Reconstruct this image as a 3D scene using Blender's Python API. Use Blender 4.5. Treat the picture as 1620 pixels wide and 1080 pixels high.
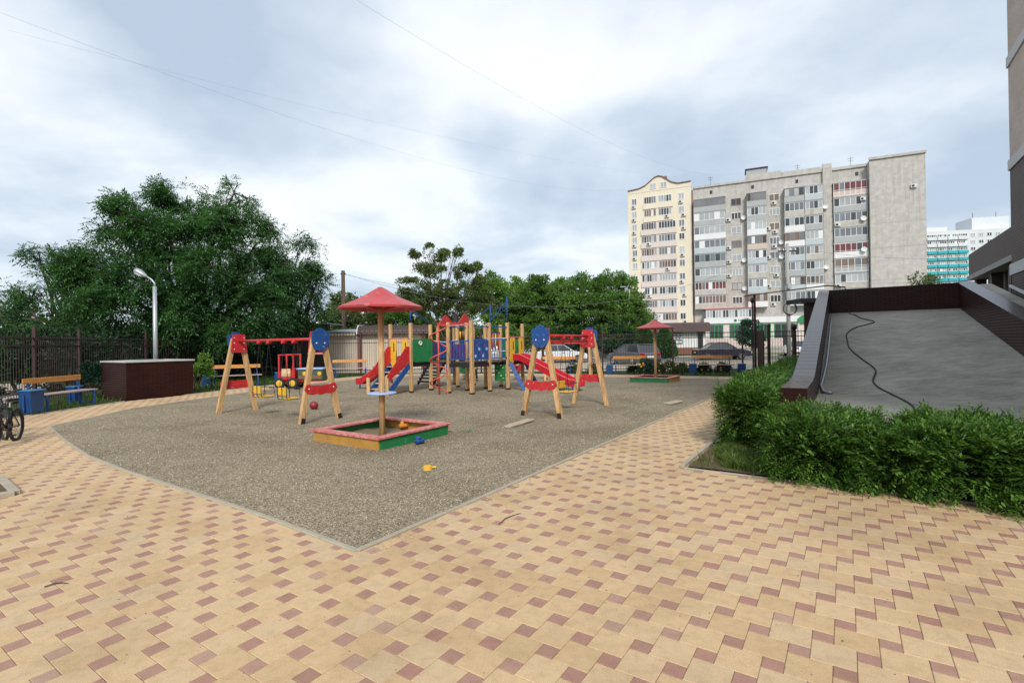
import bpy, bmesh, math, random
import numpy as np
from mathutils import Vector, Matrix, noise

# ------------------------------------------------------------------ clear
for _o in list(bpy.data.objects):
    bpy.data.objects.remove(_o)
SC = bpy.context.scene
COL = SC.collection
random.seed(7)
RNG = np.random.default_rng(7)
R = math.radians

# ------------------------------------------------------------------ camera
EYE = 1.615
cam_d = bpy.data.cameras.new('camera')
cam_d.sensor_width = 36.0
cam_d.lens = 794.0 / 1620.0 * 36.0
cam_d.clip_start = 0.05
cam_d.clip_end = 3000
cam = bpy.data.objects.new('camera', cam_d)
COL.objects.link(cam)
_p, _r = 0.003, -0.015
_f = Vector((0, math.cos(_p), math.sin(_p)))
_right = Vector((1, 0, 0))
_down = _f.cross(_right)
_rx = _right * math.cos(_r) - _down * math.sin(_r)
_dn = _right * math.sin(_r) + _down * math.cos(_r)
_m = Matrix((( _rx.x, -_dn.x, -_f.x, 0), (_rx.y, -_dn.y, -_f.y, 0), (_rx.z, -_dn.z, -_f.z, EYE), (0, 0, 0, 1)))
cam.matrix_world = _m
SC.camera = cam

# ------------------------------------------------------------------ sky and sun (bright, broken overcast)
SUN_AZ, SUN_EL = R(178), R(40)          # azimuth measured from +Y towards +X
SUN_DIR = Vector((math.sin(SUN_AZ) * math.cos(SUN_EL), math.cos(SUN_AZ) * math.cos(SUN_EL), math.sin(SUN_EL)))
world = bpy.data.worlds.new('World')
SC.world = world
world.use_nodes = True
nt = world.node_tree
nt.nodes.clear()
N = nt.nodes.new
L = nt.links.new
out = N('ShaderNodeOutputWorld')
sky = N('ShaderNodeTexSky')
sky.sky_type = 'NISHITA'
sky.sun_disc = False
sky.sun_elevation = SUN_EL
sky.sun_rotation = SUN_AZ
bg_sky = N('ShaderNodeBackground'); bg_sky.inputs['Strength'].default_value = 0.10
L(sky.outputs[0], bg_sky.inputs['Color'])
tc = N('ShaderNodeTexCoord')
sep = N('ShaderNodeSeparateXYZ'); L(tc.outputs['Generated'], sep.inputs[0])
zc = N('ShaderNodeMath'); zc.operation = 'MAXIMUM'; L(sep.outputs[2], zc.inputs[0]); zc.inputs[1].default_value = 0.0
za = N('ShaderNodeMath'); za.operation = 'ADD'; L(zc.outputs[0], za.inputs[0]); za.inputs[1].default_value = 0.22
dx = N('ShaderNodeMath'); dx.operation = 'DIVIDE'; L(sep.outputs[0], dx.inputs[0]); L(za.outputs[0], dx.inputs[1])
dy = N('ShaderNodeMath'); dy.operation = 'DIVIDE'; L(sep.outputs[1], dy.inputs[0]); L(za.outputs[0], dy.inputs[1])
cmb = N('ShaderNodeCombineXYZ'); L(dx.outputs[0], cmb.inputs[0]); L(dy.outputs[0], cmb.inputs[1])
mp = N('ShaderNodeMapping'); L(cmb.outputs[0], mp.inputs[0])
mp.inputs['Location'].default_value = (16.06, -18.78, -4.75)
n1 = N('ShaderNodeTexNoise'); n1.inputs['Scale'].default_value = 0.9; n1.inputs['Detail'].default_value = 7; n1.inputs['Roughness'].default_value = 0.46; n1.inputs['Distortion'].default_value = 0.35
L(mp.outputs[0], n1.inputs['Vector'])
n2 = N('ShaderNodeTexNoise'); n2.inputs['Scale'].default_value = 2.6; n2.inputs['Detail'].default_value = 6; n2.inputs['Roughness'].default_value = 0.55
L(mp.outputs[0], n2.inputs['Vector'])
mixn = N('ShaderNodeMath'); mixn.operation = 'MULTIPLY_ADD'; L(n2.outputs[0], mixn.inputs[0]); mixn.inputs[1].default_value = 0.35
L(n1.outputs[0], mixn.inputs[2])
ramp = N('ShaderNodeValToRGB')
L(mixn.outputs[0], ramp.inputs[0])
e = ramp.color_ramp.elements
e[0].position = 0.53; e[0].color = (0.44, 0.525, 0.63, 1)
e[1].position = 0.92; e[1].color = (0.93, 0.935, 0.94, 1)
x_ = e.new(0.65); x_.color = (0.575, 0.655, 0.745, 1)
x_ = e.new(0.77); x_.color = (0.79, 0.835, 0.875, 1)
bg_cl = N('ShaderNodeBackground'); bg_cl.inputs['Strength'].default_value = 0.83
L(ramp.outputs[0], bg_cl.inputs['Color'])
mxs = N('ShaderNodeMixShader'); mxs.inputs[0].default_value = 0.9
L(bg_sky.outputs[0], mxs.inputs[1]); L(bg_cl.outputs[0], mxs.inputs[2]); L(mxs.outputs[0], out.inputs[0])

sun_d = bpy.data.lights.new('sun', 'SUN')
sun_d.energy = 2.2
sun_d.angle = R(14)
sun_d.color = (1.0, 0.96, 0.9)
sun = bpy.data.objects.new('sun', sun_d)
COL.objects.link(sun)
sun.rotation_euler = SUN_DIR.to_track_quat('Z', 'Y').to_euler()
sun.location = (0, 0, 60)

SC.view_settings.view_transform = 'Standard'
SC.view_settings.look = 'None'
SC.view_settings.gamma = 1.0
SC.view_settings.exposure = 0.60
SC.view_settings.use_curve_mapping = False
SC.render.engine = 'CYCLES'
SC.cycles.max_bounces = 6
SC.cycles.transparent_max_bounces = 8

# ------------------------------------------------------------------ helpers: site axes
# the site is laid out on two axes: u along the path into the distance, v to the right of it
UX, UY = 0.552, 0.834
def W(u, v, z=0.0):
    return Vector((u * UX + v * UY, u * UY - v * UX, z))
ROT_U = math.atan2(UY, UX)          # heading of u
ROT_V = math.atan2(-UX, UY)         # heading of v

# ------------------------------------------------------------------ helpers: meshes
class MB:
    """collects shapes; build() links them as ONE mesh object"""
    def __init__(s):
        s.v = []; s.f = []; s.mi = []; s.cur = 0
    def add(s, vs, fs):
        o = len(s.v)
        s.v += [tuple(p) for p in vs]
        for f in fs:
            s.f.append([i + o for i in f]); s.mi.append(s.cur)
        return s
    def mat(s, i): s.cur = i; return s
    def box(s, c, d, rz=0.0, bev=0.0, m=None):
        x, y, z = d[0] / 2, d[1] / 2, d[2] / 2
        if bev <= 0:
            vs = [(sx * x, sy * y, sz * z) for sz in (-1, 1) for sx, sy in ((-1, -1), (1, -1), (1, 1), (-1, 1))]
            fs = [(3, 2, 1, 0), (4, 5, 6, 7), (0, 1, 5, 4), (1, 2, 6, 5), (2, 3, 7, 6), (3, 0, 4, 7)]
        else:
            b = min(bev, x * .9, y * .9, z * .9)
            vs = []
            for sz in (-1, 1):
                for sx, sy in ((-1, -1), (1, -1), (1, 1), (-1, 1)):
                    vs += [(sx * x, sy * (y - b), sz * (z - b)), (sx * (x - b), sy * y, sz * (z - b)), (sx * (x - b), sy * (y - b), sz * z)]
            bm = bmesh.new()
            for p in vs: bm.verts.new(p)
            bmesh.ops.convex_hull(bm, input=bm.verts[:])
            bm.verts.index_update()
            vs = [v.co[:] for v in bm.verts]
            fs = [[v.index for v in f.verts] for f in bm.faces]
            bm.free()
        if m is not None:
            vs = [m @ Vector(p) for p in vs]
        elif rz:
            ca, sa = math.cos(rz), math.sin(rz)
            vs = [(p[0] * ca - p[1] * sa, p[0] * sa + p[1] * ca, p[2]) for p in vs]
        return s.add([(p[0] + c[0], p[1] + c[1], p[2] + c[2]) for p in vs], fs)
    def beam(s, a, b, w, h=None, up=(0, 0, 1)):
        """rectangular bar from a to b, w wide, h high"""
        a = Vector(a); b = Vector(b); h = w if h is None else h
        d = b - a; n = d.length
        if n < 1e-6: return s
        d /= n
        u = Vector(up)
        if abs(d.dot(u)) > .98: u = Vector((1, 0, 0)) if abs(d.x) < .9 else Vector((0, 1, 0))
        x = d.cross(u).normalized(); z = x.cross(d)
        vs = []
        for t in (a, b):
            for sx, sz in ((-1, -1), (1, -1), (1, 1), (-1, 1)):
                vs.append(t + x * (sx * w / 2) + z * (sz * h / 2))
        return s.add(vs, [(0, 1, 2, 3), (7, 6, 5, 4), (0, 4, 5, 1), (1, 5, 6, 2), (2, 6, 7, 3), (3, 7, 4, 0)])
    def tube(s, pts, r, n=8, cap=True):
        pts = [Vector(p) for p in pts]
        rs = r if isinstance(r, (list, tuple)) else [r] * len(pts)
        vs = []; fs = []
        prev = None
        for i, p in enumerate(pts):
            d = (pts[min(i + 1, len(pts) - 1)] - pts[max(i - 1, 0)])
            if d.length < 1e-9: d = Vector((0, 0, 1))
            d.normalize()
            if prev is None:
                u = Vector((0, 0, 1)) if abs(d.z) < .9 else Vector((1, 0, 0))
                x = d.cross(u).normalized()
            else:
                x = (prev - d * prev.dot(d)).normalized()
            prev = x
            y = d.cross(x)
            for k in range(n):
                a = 2 * math.pi * k / n
                vs.append(p + (x * math.cos(a) + y * math.sin(a)) * rs[i])
        for i in range(len(pts) - 1):
            for k in range(n):
                k2 = (k + 1) % n
                fs.append((i * n + k, i * n + k2, (i + 1) * n + k2, (i + 1) * n + k))
        if cap:
            fs.append(tuple(range(n - 1, -1, -1))); fs.append(tuple(range((len(pts) - 1) * n, len(pts) * n)))
        return s.add(vs, fs)
    def lathe(s, prof, n=24, c=(0, 0, 0), m=None):
        vs = []; fs = []
        for (r, z) in prof:
            for k in range(n):
                a = 2 * math.pi * k / n
                vs.append(Vector((r * math.cos(a), r * math.sin(a), z)))
        for i in range(len(prof) - 1):
            for k in range(n):
                k2 = (k + 1) % n
                fs.append((i * n + k, i * n + k2, (i + 1) * n + k2, (i + 1) * n + k))
        if prof[0][0] > 1e-4: fs.append(tuple(range(n - 1, -1, -1)))
        if prof[-1][0] > 1e-4: fs.append(tuple(range((len(prof) - 1) * n, len(prof) * n)))
        if m is not None: vs = [m @ p for p in vs]
        return s.add([p + Vector(c) for p in vs], fs)
    def plate(s, poly, o, ax, ay, th):
        """flat outline (2d) put on plane o + x*ax + y*ay, given thickness th along ax x ay (centred)"""
        o = Vector(o); ax = Vector(ax).normalized(); ay = Vector(ay).normalized(); nz = ax.cross(ay).normalized()
        n = len(poly)
        vs = [o + ax * p[0] + ay * p[1] - nz * th / 2 for p in poly] + [o + ax * p[0] + ay * p[1] + nz * th / 2 for p in poly]
        fs = [tuple(range(n - 1, -1, -1)), tuple(range(n, 2 * n))] + [(i, (i + 1) % n, (i + 1) % n + n, i + n) for i in range(n)]
        return s.add(vs, fs)
    def prism(s, poly, z0, z1):
        return s.plate(poly, (0, 0, (z0 + z1) / 2), (1, 0, 0), (0, 1, 0), z1 - z0)
    def sphere(s, c, r, n=12, m=8, sc=(1, 1, 1)):
        prof = [(r * math.sin(math.pi * i / m), -r * math.cos(math.pi * i / m)) for i in range(m + 1)]
        prof[0] = (0.0001, prof[0][1]); prof[-1] = (0.0001, prof[-1][1])
        return s.lathe(prof, n, c, Matrix.Diagonal((sc[0], sc[1], sc[2])))
    def mesh(s, name, smooth=False, uv=True):
        me = bpy.data.meshes.new(name)
        me.from_pydata(s.v, [], s.f)
        if any(s.mi): me.polygons.foreach_set('material_index', s.mi)
        me.update()
        if smooth: me.polygons.foreach_set('use_smooth', [True] * len(me.polygons))
        if uv: box_uv(me)
        return me
    def build(s, name, mats, parent=None, smooth=False, loc=None, rz=None):
        return link(name, s.mesh(name, smooth), mats, parent, loc, rz)

def box_uv(me):
    """UVs in metres by the face's main direction"""
    nv = len(me.vertices); nl = len(me.loops); nf = len(me.polygons)
    if not nf: return
    co = np.empty(nv * 3); me.vertices.foreach_get('co', co); co = co.reshape(-1, 3)
    li = np.empty(nl, dtype=np.int32); me.loops.foreach_get('vertex_index', li)
    nm = np.empty(nf * 3); me.polygons.foreach_get('normal', nm); nm = nm.reshape(-1, 3)
    tot = np.empty(nf, dtype=np.int32); me.polygons.foreach_get('loop_total', tot)
    fi = np.repeat(np.arange(nf), tot)
    ln = nm[fi]; p = co[li]
    a = np.abs(ln)
    uvs = np.empty((nl, 2))
    hz = a[:, 2] > 0.75
    h = np.stack([-ln[:, 1], ln[:, 0]], 1); hl = np.linalg.norm(h, axis=1); hl[hl < 1e-6] = 1; h /= hl[:, None]
    uvs[:, 0] = np.where(hz, p[:, 0], p[:, 0] * h[:, 0] + p[:, 1] * h[:, 1])
    uvs[:, 1] = np.where(hz, p[:, 1], p[:, 2])
    uvl = me.uv_layers.new(name='UVMap')
    uvl.data.foreach_set('uv', uvs.ravel())

def link(name, me, mats, parent=None, loc=None, rz=None):
    o = bpy.data.objects.new(name, me)
    if not isinstance(mats, (list, tuple)): mats = [mats]
    if len(me.materials) == 0:
        for m in mats: me.materials.append(m)
    COL.objects.link(o)
    if parent is not None: o.parent = parent
    if loc is not None: o.location = loc
    if rz is not None: o.rotation_euler = (0, 0, rz)
    return o

def np_mesh(name, V, F, smooth=False):
    """V (n,3), F (m,k) numpy -> mesh"""
    me = bpy.data.meshes.new(name)
    k = F.shape[1]; m = F.shape[0]
    me.vertices.add(len(V)); me.vertices.foreach_set('co', V.astype(np.float32).ravel())
    me.loops.add(m * k); me.loops.foreach_set('vertex_index', F.astype(np.int32).ravel())
    me.polygons.add(m)
    me.polygons.foreach_set('loop_start', np.arange(0, m * k, k, dtype=np.int32))
    me.polygons.foreach_set('loop_total', np.full(m, k, dtype=np.int32))
    me.polygons.foreach_set('use_smooth', np.full(m, bool(smooth)))
    me.update(calc_edges=True)
    return me

def tag(o, label=None, cat=None, group=None, kind=None):
    if label: o['label'] = label
    if cat: o['category'] = cat
    if group: o['group'] = group
    if kind: o['kind'] = kind
    return o
def thing(name, label, cat, loc=(0, 0, 0), rz=0.0, group=None):
    o = bpy.data.objects.new(name, None)
    o.empty_display_size = 0.2
    COL.objects.link(o)
    o.location = loc; o.rotation_euler = (0, 0, rz)
    return tag(o, label, cat, group)
def copy_tree(o, parent=None, loc=None, rz=None, label=None, group=None):
    c = o.copy(); COL.objects.link(c)
    if parent is not None: c.parent = parent
    if loc is not None: c.location = loc
    if rz is not None: c.rotation_euler = (0, 0, rz)
    if label: c['label'] = label
    if group: c['group'] = group
    for ch in o.children: copy_tree(ch, c)
    return c

# ------------------------------------------------------------------ helpers: materials
def new_mat(name):
    m = bpy.data.materials.new(name); m.use_nodes = True
    t = m.node_tree
    return m, t, t.nodes['Principled BSDF']
def nd(t, kind, **kw):
    n = t.nodes.new(kind)
    for k, v in kw.items():
        if k in n.inputs: n.inputs[k].default_value = v
        else: setattr(n, k, v)
    return n
def ramp_node(t, fac, stops):
    r = t.nodes.new('ShaderNodeValToRGB')
    el = r.color_ramp.elements
    while len(el) < len(stops): el.new(0.5)
    for i, (p, c) in enumerate(stops):
        el[i].position = p; el[i].color = (c[0], c[1], c[2], 1) if len(c) == 3 else c
    t.links.new(fac, r.inputs[0])
    return r
def mixc(t, fac, a, b, mode='MIX'):
    m = t.nodes.new('ShaderNodeMix'); m.data_type = 'RGBA'; m.blend_type = mode
    for sock, v in ((m.inputs[0], fac), (m.inputs[6], a), (m.inputs[7], b)):
        if hasattr(v, 'is_output'): t.links.new(v, sock)
        else: sock.default_value = v if isinstance(v, (int, float)) else (v[0], v[1], v[2], 1)
    return m.outputs[2]
def bump(t, p, h, s=0.3, d=0.02):
    b = t.nodes.new('ShaderNodeBump'); b.inputs['Strength'].default_value = s; b.inputs['Distance'].default_value = d
    t.links.new(h, b.inputs['Height']); t.links.new(b.outputs[0], p.inputs['Normal'])
    return b
def pos(t, scale=(1, 1, 1), world=False):
    c = t.nodes.new('ShaderNodeNewGeometry' if world else 'ShaderNodeTexCoord')
    mp = t.nodes.new('ShaderNodeMapping'); mp.inputs['Scale'].default_value = scale
    t.links.new(c.outputs['Position' if world else 'Object'], mp.inputs[0])
    return mp.outputs[0]
def sc3(c, k): return tuple(min(1, x * k) for x in c)

def paint(name, col, rough=0.45, wear=0.25, scale=6.0, metal=0.0, bmp=0.12, world=False, spec=0.5, chips=0.0, under=(.46, .38, .29)):
    """painted or coated surface with blotches, fine grain and faint dirt"""
    m, t, p = new_mat(name)
    v = pos(t, world=world)
    a = nd(t, 'ShaderNodeTexNoise', Scale=scale, Detail=6.0, Roughness=0.62); t.links.new(v, a.inputs['Vector'])
    b = nd(t, 'ShaderNodeTexNoise', Scale=scale * 14, Detail=3.0); t.links.new(v, b.inputs['Vector'])
    c1 = mixc(t, a.outputs[0], sc3(col, 1 - wear), sc3(col, 1 + wear))
    rr = ramp_node(t, b.outputs[0], [(0.30, (1 - wear,) * 3), (0.55, (1, 1, 1))])
    c2 = mixc(t, 0.6, c1, rr.outputs[0], 'MULTIPLY')
    if chips:
        q = nd(t, 'ShaderNodeTexNoise', Scale=scale * 2.6, Detail=9.0, Roughness=0.72, Distortion=.3); t.links.new(v, q.inputs['Vector'])
        c2 = mixc(t, ramp_node(t, q.outputs[0], [(.60 - .06 * chips, (0, 0, 0)), (.64 - .06 * chips, (.85, .85, .85))]).outputs[0], c2, under)
    t.links.new(c2, p.inputs['Base Color'])
    r2 = nd(t, 'ShaderNodeMapRange'); t.links.new(a.outputs[0], r2.inputs[0])
    r2.inputs[3].default_value = max(0.05, rough - .12); r2.inputs[4].default_value = min(1, rough + .15)
    t.links.new(r2.outputs[0], p.inputs['Roughness'])
    p.inputs['Metallic'].default_value = metal
    p.inputs['Specular IOR Level'].default_value = spec
    if bmp: bump(t, p, b.outputs[0], bmp, 0.004)
    return m

def wood(name, col, axis=2, rough=0.6, dark=0.55, scale=9.0):
    m, t, p = new_mat(name)
    s = [scale, scale, scale]; s[axis] = scale * .07
    v = pos(t, tuple(s))
    a = nd(t, 'ShaderNodeTexNoise', Scale=1.6, Detail=5.0, Roughness=0.6, Distortion=0.4); t.links.new(v, a.inputs['Vector'])
    b = nd(t, 'ShaderNodeTexNoise', Scale=9.0, Detail=4.0); t.links.new(v, b.inputs['Vector'])
    oi = t.nodes.new('ShaderNodeObjectInfo')
    r = ramp_node(t, a.outputs[0], [(0.30, sc3(col, dark)), (0.5, col), (0.72, sc3(col, 1.2))])
    c = mixc(t, 0.7, r.outputs[0], ramp_node(t, b.outputs[0], [(0.33, (.50, .44, .38)), (0.58, (1, 1, 1))]).outputs[0], 'MULTIPLY')
    hv = nd(t, 'ShaderNodeHueSaturation'); t.links.new(c, hv.inputs['Color'])
    mr = nd(t, 'ShaderNodeMapRange'); t.links.new(oi.outputs['Random'], mr.inputs[0]); mr.inputs[3].default_value = .85; mr.inputs[4].default_value = 1.1
    t.links.new(mr.outputs[0], hv.inputs['Value'])
    t.links.new(hv.outputs[0], p.inputs['Base Color'])
    p.inputs['Roughness'].default_value = rough
    bump(t, p, b.outputs[0], 0.2, 0.004)
    return m

def brick(name, c1, c2, mortar, bw, bh, joint=0.006, rough=0.6, bmp=0.4, off=0.5, spec=0.5, blot=0.25):
    m, t, p = new_mat(name)
    uv = t.nodes.new('ShaderNodeTexCoord')
    b = t.nodes.new('ShaderNodeTexBrick'); t.links.new(uv.outputs['UV'], b.inputs['Vector'])
    b.offset = off
    b.inputs['Color1'].default_value = (*c1, 1); b.inputs['Color2'].default_value = (*c2, 1); b.inputs['Mortar'].default_value = (*mortar, 1)
    b.inputs['Scale'].default_value = 1.0; b.inputs['Brick Width'].default_value = bw; b.inputs['Row Height'].default_value = bh
    b.inputs['Mortar Size'].default_value = joint; b.inputs['Mortar Smooth'].default_value = 0.2
    a = nd(t, 'ShaderNodeTexNoise', Scale=1.3, Detail=8.0, Roughness=0.65); t.links.new(pos(t, world=True), a.inputs['Vector'])
    c = mixc(t, 1.0, b.outputs[0], ramp_node(t, a.outputs[0], [(0.25, (1 - blot * 1.5,) * 3), (0.7, (1, 1, 1))]).outputs[0], 'MULTIPLY')
    t.links.new(c, p.inputs['Base Color'])
    rg = nd(t, 'ShaderNodeMapRange'); t.links.new(b.outputs['Fac'], rg.inputs[0]); rg.inputs[3].default_value = rough; rg.inputs[4].default_value = .95
    t.links.new(rg.outputs[0], p.inputs['Roughness'])
    p.inputs['Specular IOR Level'].default_value = spec
    inv = nd(t, 'ShaderNodeMath', operation='SUBTRACT'); inv.inputs[0].default_value = 1.0; t.links.new(b.outputs['Fac'], inv.inputs[1])
    if bmp: bump(t, p, inv.outputs[0], bmp, 0.006)
    return m

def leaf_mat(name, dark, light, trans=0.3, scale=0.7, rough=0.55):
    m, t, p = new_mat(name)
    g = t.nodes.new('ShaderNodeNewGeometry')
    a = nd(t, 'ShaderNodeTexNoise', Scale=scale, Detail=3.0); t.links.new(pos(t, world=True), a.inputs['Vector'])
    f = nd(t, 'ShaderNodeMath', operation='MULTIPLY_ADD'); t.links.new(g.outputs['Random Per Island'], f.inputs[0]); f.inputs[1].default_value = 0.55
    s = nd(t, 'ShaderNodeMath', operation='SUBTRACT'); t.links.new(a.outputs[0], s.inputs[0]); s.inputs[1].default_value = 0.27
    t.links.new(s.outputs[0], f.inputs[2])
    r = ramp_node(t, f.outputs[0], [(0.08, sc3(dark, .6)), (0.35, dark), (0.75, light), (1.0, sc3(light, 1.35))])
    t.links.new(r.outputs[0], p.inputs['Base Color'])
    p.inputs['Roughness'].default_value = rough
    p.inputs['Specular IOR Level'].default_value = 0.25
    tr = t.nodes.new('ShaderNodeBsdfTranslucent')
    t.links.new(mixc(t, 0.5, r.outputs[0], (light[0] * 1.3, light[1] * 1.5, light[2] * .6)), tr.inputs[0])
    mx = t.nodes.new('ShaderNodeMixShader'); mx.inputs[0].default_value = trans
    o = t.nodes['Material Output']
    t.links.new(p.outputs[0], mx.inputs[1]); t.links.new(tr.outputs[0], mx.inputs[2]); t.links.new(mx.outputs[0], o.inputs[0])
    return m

def glass_mat(name, col, rough=0.06):
    m, t, p = new_mat(name)
    a = nd(t, 'ShaderNodeTexNoise', Scale=0.35, Detail=2.0); t.links.new(pos(t, world=True), a.inputs['Vector'])
    t.links.new(mixc(t, a.outputs[0], sc3(col, .6), sc3(col, 1.5)), p.inputs['Base Color'])
    p.inputs['Roughness'].default_value = rough
    p.inputs['Specular IOR Level'].default_value = 0.6
    return m

M = {}
M['pine'] = wood('pine', (0.60, 0.37, 0.17))
M['pine_x'] = wood('pine_flat', (0.62, 0.44, 0.26), axis=0)
M['board'] = wood('board', (0.50, 0.40, 0.29), axis=0)
M['bench_back'] = wood('bench_back', (0.72, 0.33, 0.08), axis=0, dark=.7)
M['bench_seat'] = wood('bench_seat', (0.42, 0.34, 0.30), axis=0)
M['red'] = paint('red_paint', (0.50, 0.020, 0.024), .45, .28, chips=.35, under=(.50, .16, .13))
M['red_plastic'] = paint('red_plastic', (0.50, 0.016, 0.03), .28, .18)
M['red_faded'] = paint('red_faded', (0.54, 0.14, 0.13), .55, .35, scale=5, chips=1.3, under=(.60, .34, .28))
M['canopy'] = paint('canopy_red', (0.47, 0.055, 0.058), .42, .32, scale=3.0, chips=.25, under=(.52, .17, .15))
M['orange_red'] = paint('orange_red', (0.58, 0.09, 0.06), .4, .2)
M['blue'] = paint('blue_paint', (0.016, 0.072, 0.25), .55, .3, spec=.3, chips=.4, under=(.12, .18, .32))
M['blue_light'] = paint('blue_light', (0.33, 0.45, 0.72), .45, .25)
M['yellow'] = paint('yellow_paint', (0.70, 0.40, 0.025), .5, .25, chips=.4, under=(.62, .45, .2))
M['ochre'] = paint('ochre_paint', (0.44, 0.22, 0.035), .6, .38, chips=.9, under=(.33, .22, .11))
M['green'] = paint('green_paint', (0.012, 0.18, 0.055), .5, .32, chips=.5, under=(.07, .22, .10))
M['black'] = paint('black_metal', (0.012, 0.012, 0.013), .45, .3)
M['dark_steel'] = paint('dark_steel', (0.05, 0.05, 0.055), .4, .3, metal=.7)
M['galv'] = paint('galvanised', (0.42, 0.44, 0.46), .45, .2, metal=.55, scale=3)
M['brown_metal'] = paint('brown_metal', (0.050, 0.022, 0.018), .45, .35)
M['purple'] = paint('purple_print', (0.12, 0.06, 0.25), .4, .3)
M['white'] = paint('white_paint', (0.74, 0.74, 0.72), .5, .12)
M['bolt'] = paint('bolt_cap', (0.72, 0.70, 0.68), .35, .1)
M['rubber'] = paint('rubber', (0.018, 0.018, 0.018), .75, .3)
M['chrome'] = paint('chrome', (0.62, 0.63, 0.64), .22, .1, metal=1)
M['concrete'] = paint('concrete', (0.34, 0.335, 0.315), .85, .22, scale=1.6, bmp=.35, world=True, spec=.25)
M['kerb'] = paint('kerb_concrete', (0.37, 0.325, 0.25), .9, .25, scale=3, bmp=.4, world=True, spec=.2)
M['asphalt'] = paint('asphalt', (0.13, 0.128, 0.125), .9, .2, scale=.6, bmp=.4, world=True, spec=.2)
M['plinth_top'] = paint('plinth_top', (0.46, 0.45, 0.42), .8, .12, scale=2, world=True)
M['clad'] = brick('brown_cladding', (0.034, 0.0095, 0.0075), (0.042, 0.012, 0.010), (0.012, 0.005, 0.0045), .25, .072, .006, rough=.38, bmp=.15, spec=.22)
M['clad_top'] = brick('brown_coping', (0.026, 0.0085, 0.0075), (0.034, 0.011, 0.010), (0.012, 0.006, 0.006), 3.0, .30, .007, rough=.24, bmp=.25, off=0, spec=.42)
M['glass'] = glass_mat('window_glass', (0.045, 0.05, 0.055))
M['glass_pale'] = glass_mat('curtained_glass', (0.34, 0.36, 0.37), .15)
M['glass_warm'] = glass_mat('blind_glass', (0.16, 0.12, 0.095), .12)
M['glass_mid'] = glass_mat('grey_glass', (0.15, 0.165, 0.18), .1)
M['glass_red'] = glass_mat('red_glass', (0.13, 0.035, 0.038), .12)
M['bark'] = wood('bark', (0.10, 0.072, 0.05), rough=.9, scale=4)
M['dark_plank'] = wood('dark_plank', (0.16, 0.12, 0.09), axis=0)
M['ball'] = paint('ball_red', (0.24, 0.018, 0.028), .4, .2)
M['toy_orange'] = paint('toy_orange', (0.65, 0.22, 0.03), .4, .15)
M['bonnet'] = paint('bonnet_green', (0.05, 0.09, 0.045), .5, .3)
# ================================================================== THE GROUND
def inside(px, py, poly):
    px = np.asarray(px); py = np.asarray(py); r = np.zeros(px.shape, bool)
    n = len(poly); j = n - 1
    for i in range(n):
        xi, yi = poly[i]; xj, yj = poly[j]
        c = ((yi > py) != (yj > py)) & (px < (xj - xi) * (py - yi) / (yj - yi + 1e-12) + xi)
        r ^= c; j = i
    return r
def edge_dist(px, py, poly):
    d = np.full(np.asarray(px).shape, 1e9); n = len(poly)
    for i in range(n):
        ax, ay = poly[i]; bx, by = poly[(i + 1) % n]
        l2 = (bx - ax) ** 2 + (by - ay) ** 2
        t = np.clip(((px - ax) * (bx - ax) + (py - ay) * (by - ay)) / l2, 0, 1)
        d = np.minimum(d, np.hypot(px - ax - t * (bx - ax), py - ay - t * (by - ay)))
    return d
def wxy(u, v): p = W(u, v); return (p.x, p.y)

GRAVEL = [(-1.239, 3.939), (-2.368, 4.77), (-3.29, 5.40), (-5.09, 6.60), (-6.45, 7.60), (-7.95, 8.90), (-9.75, 10.55), (-10.25, 13.6), (-9.75, 16.2),
          (-9.2, 19.2), (-8.2, 22.2), (-6.9, 24.7), (-5.0, 25.9), (-0.34, 24.9), (3.95, 23.0), (9.5, 19.95)]
PAVING = [(-13.5, -1.5), (13.5, -1.5), wxy(6.51, 9.5), wxy(6.51, -1.70), wxy(23.6, -1.70), (10.3, 21.3), (4.6, 24.4), (0, 26.3), (-5.3, 27.3), (-8.2, 25.6),
          (-9.5, 22.6), (-10.6, 19.6), (-11.2, 17.2), (-11.9, 15.4), (-12.0, 12.2), (-12.0, 9.5), (-13.5, 6)]
BED_L = [(-5.58, 5.62), (-6.42, 6.27), (-8.2, 4.6), (-7.3, 3.9)]

def ground_mat():
    m, t, p = new_mat('ground_grass_soil')
    v = pos(t, world=True)
    a = nd(t, 'ShaderNodeTexNoise', Scale=0.5, Detail=8.0, Roughness=0.65); t.links.new(v, a.inputs['Vector'])
    b = nd(t, 'ShaderNodeTexNoise', Scale=22.0, Detail=4.0); t.links.new(v, b.inputs['Vector'])
    r = ramp_node(t, a.outputs[0], [(0.35, (0.05, 0.04, 0.028)), (0.5, (0.045, 0.07, 0.02)), (0.7, (0.07, 0.10, 0.03))])
    t.links.new(mixc(t, .6, r.outputs[0], ramp_node(t, b.outputs[0], [(.3, (.5, .5, .5)), (.7, (1, 1, 1))]).outputs[0], 'MULTIPLY'), p.inputs['Base Color'])
    p.inputs['Roughness'].default_value = 0.95; p.inputs['Specular IOR Level'].default_value = 0.1
    bump(t, p, b.outputs[0], .8, .05)
    return m
M['ground'] = ground_mat()
M['soil'] = paint('soil', (0.125, 0.088, 0.055), .95, .5, scale=9, bmp=.9, world=True, spec=.1)
M['verge'] = paint('verge_grass', (0.085, 0.145, 0.028), .95, .35, scale=2, bmp=.6, world=True, spec=.1)
M['walk'] = paint('pale_walk', (0.40, 0.355, 0.29), .9, .15, scale=.8, bmp=.2, world=True, spec=.2)
M['joint'] = paint('joint_sand', (0.20, 0.145, 0.085), .95, .3, scale=12, bmp=.5, world=True, spec=.1)
M['forecourt'] = paint('forecourt', (0.30, 0.28, 0.25), .9, .2, scale=.5, world=True, spec=.2)

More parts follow.
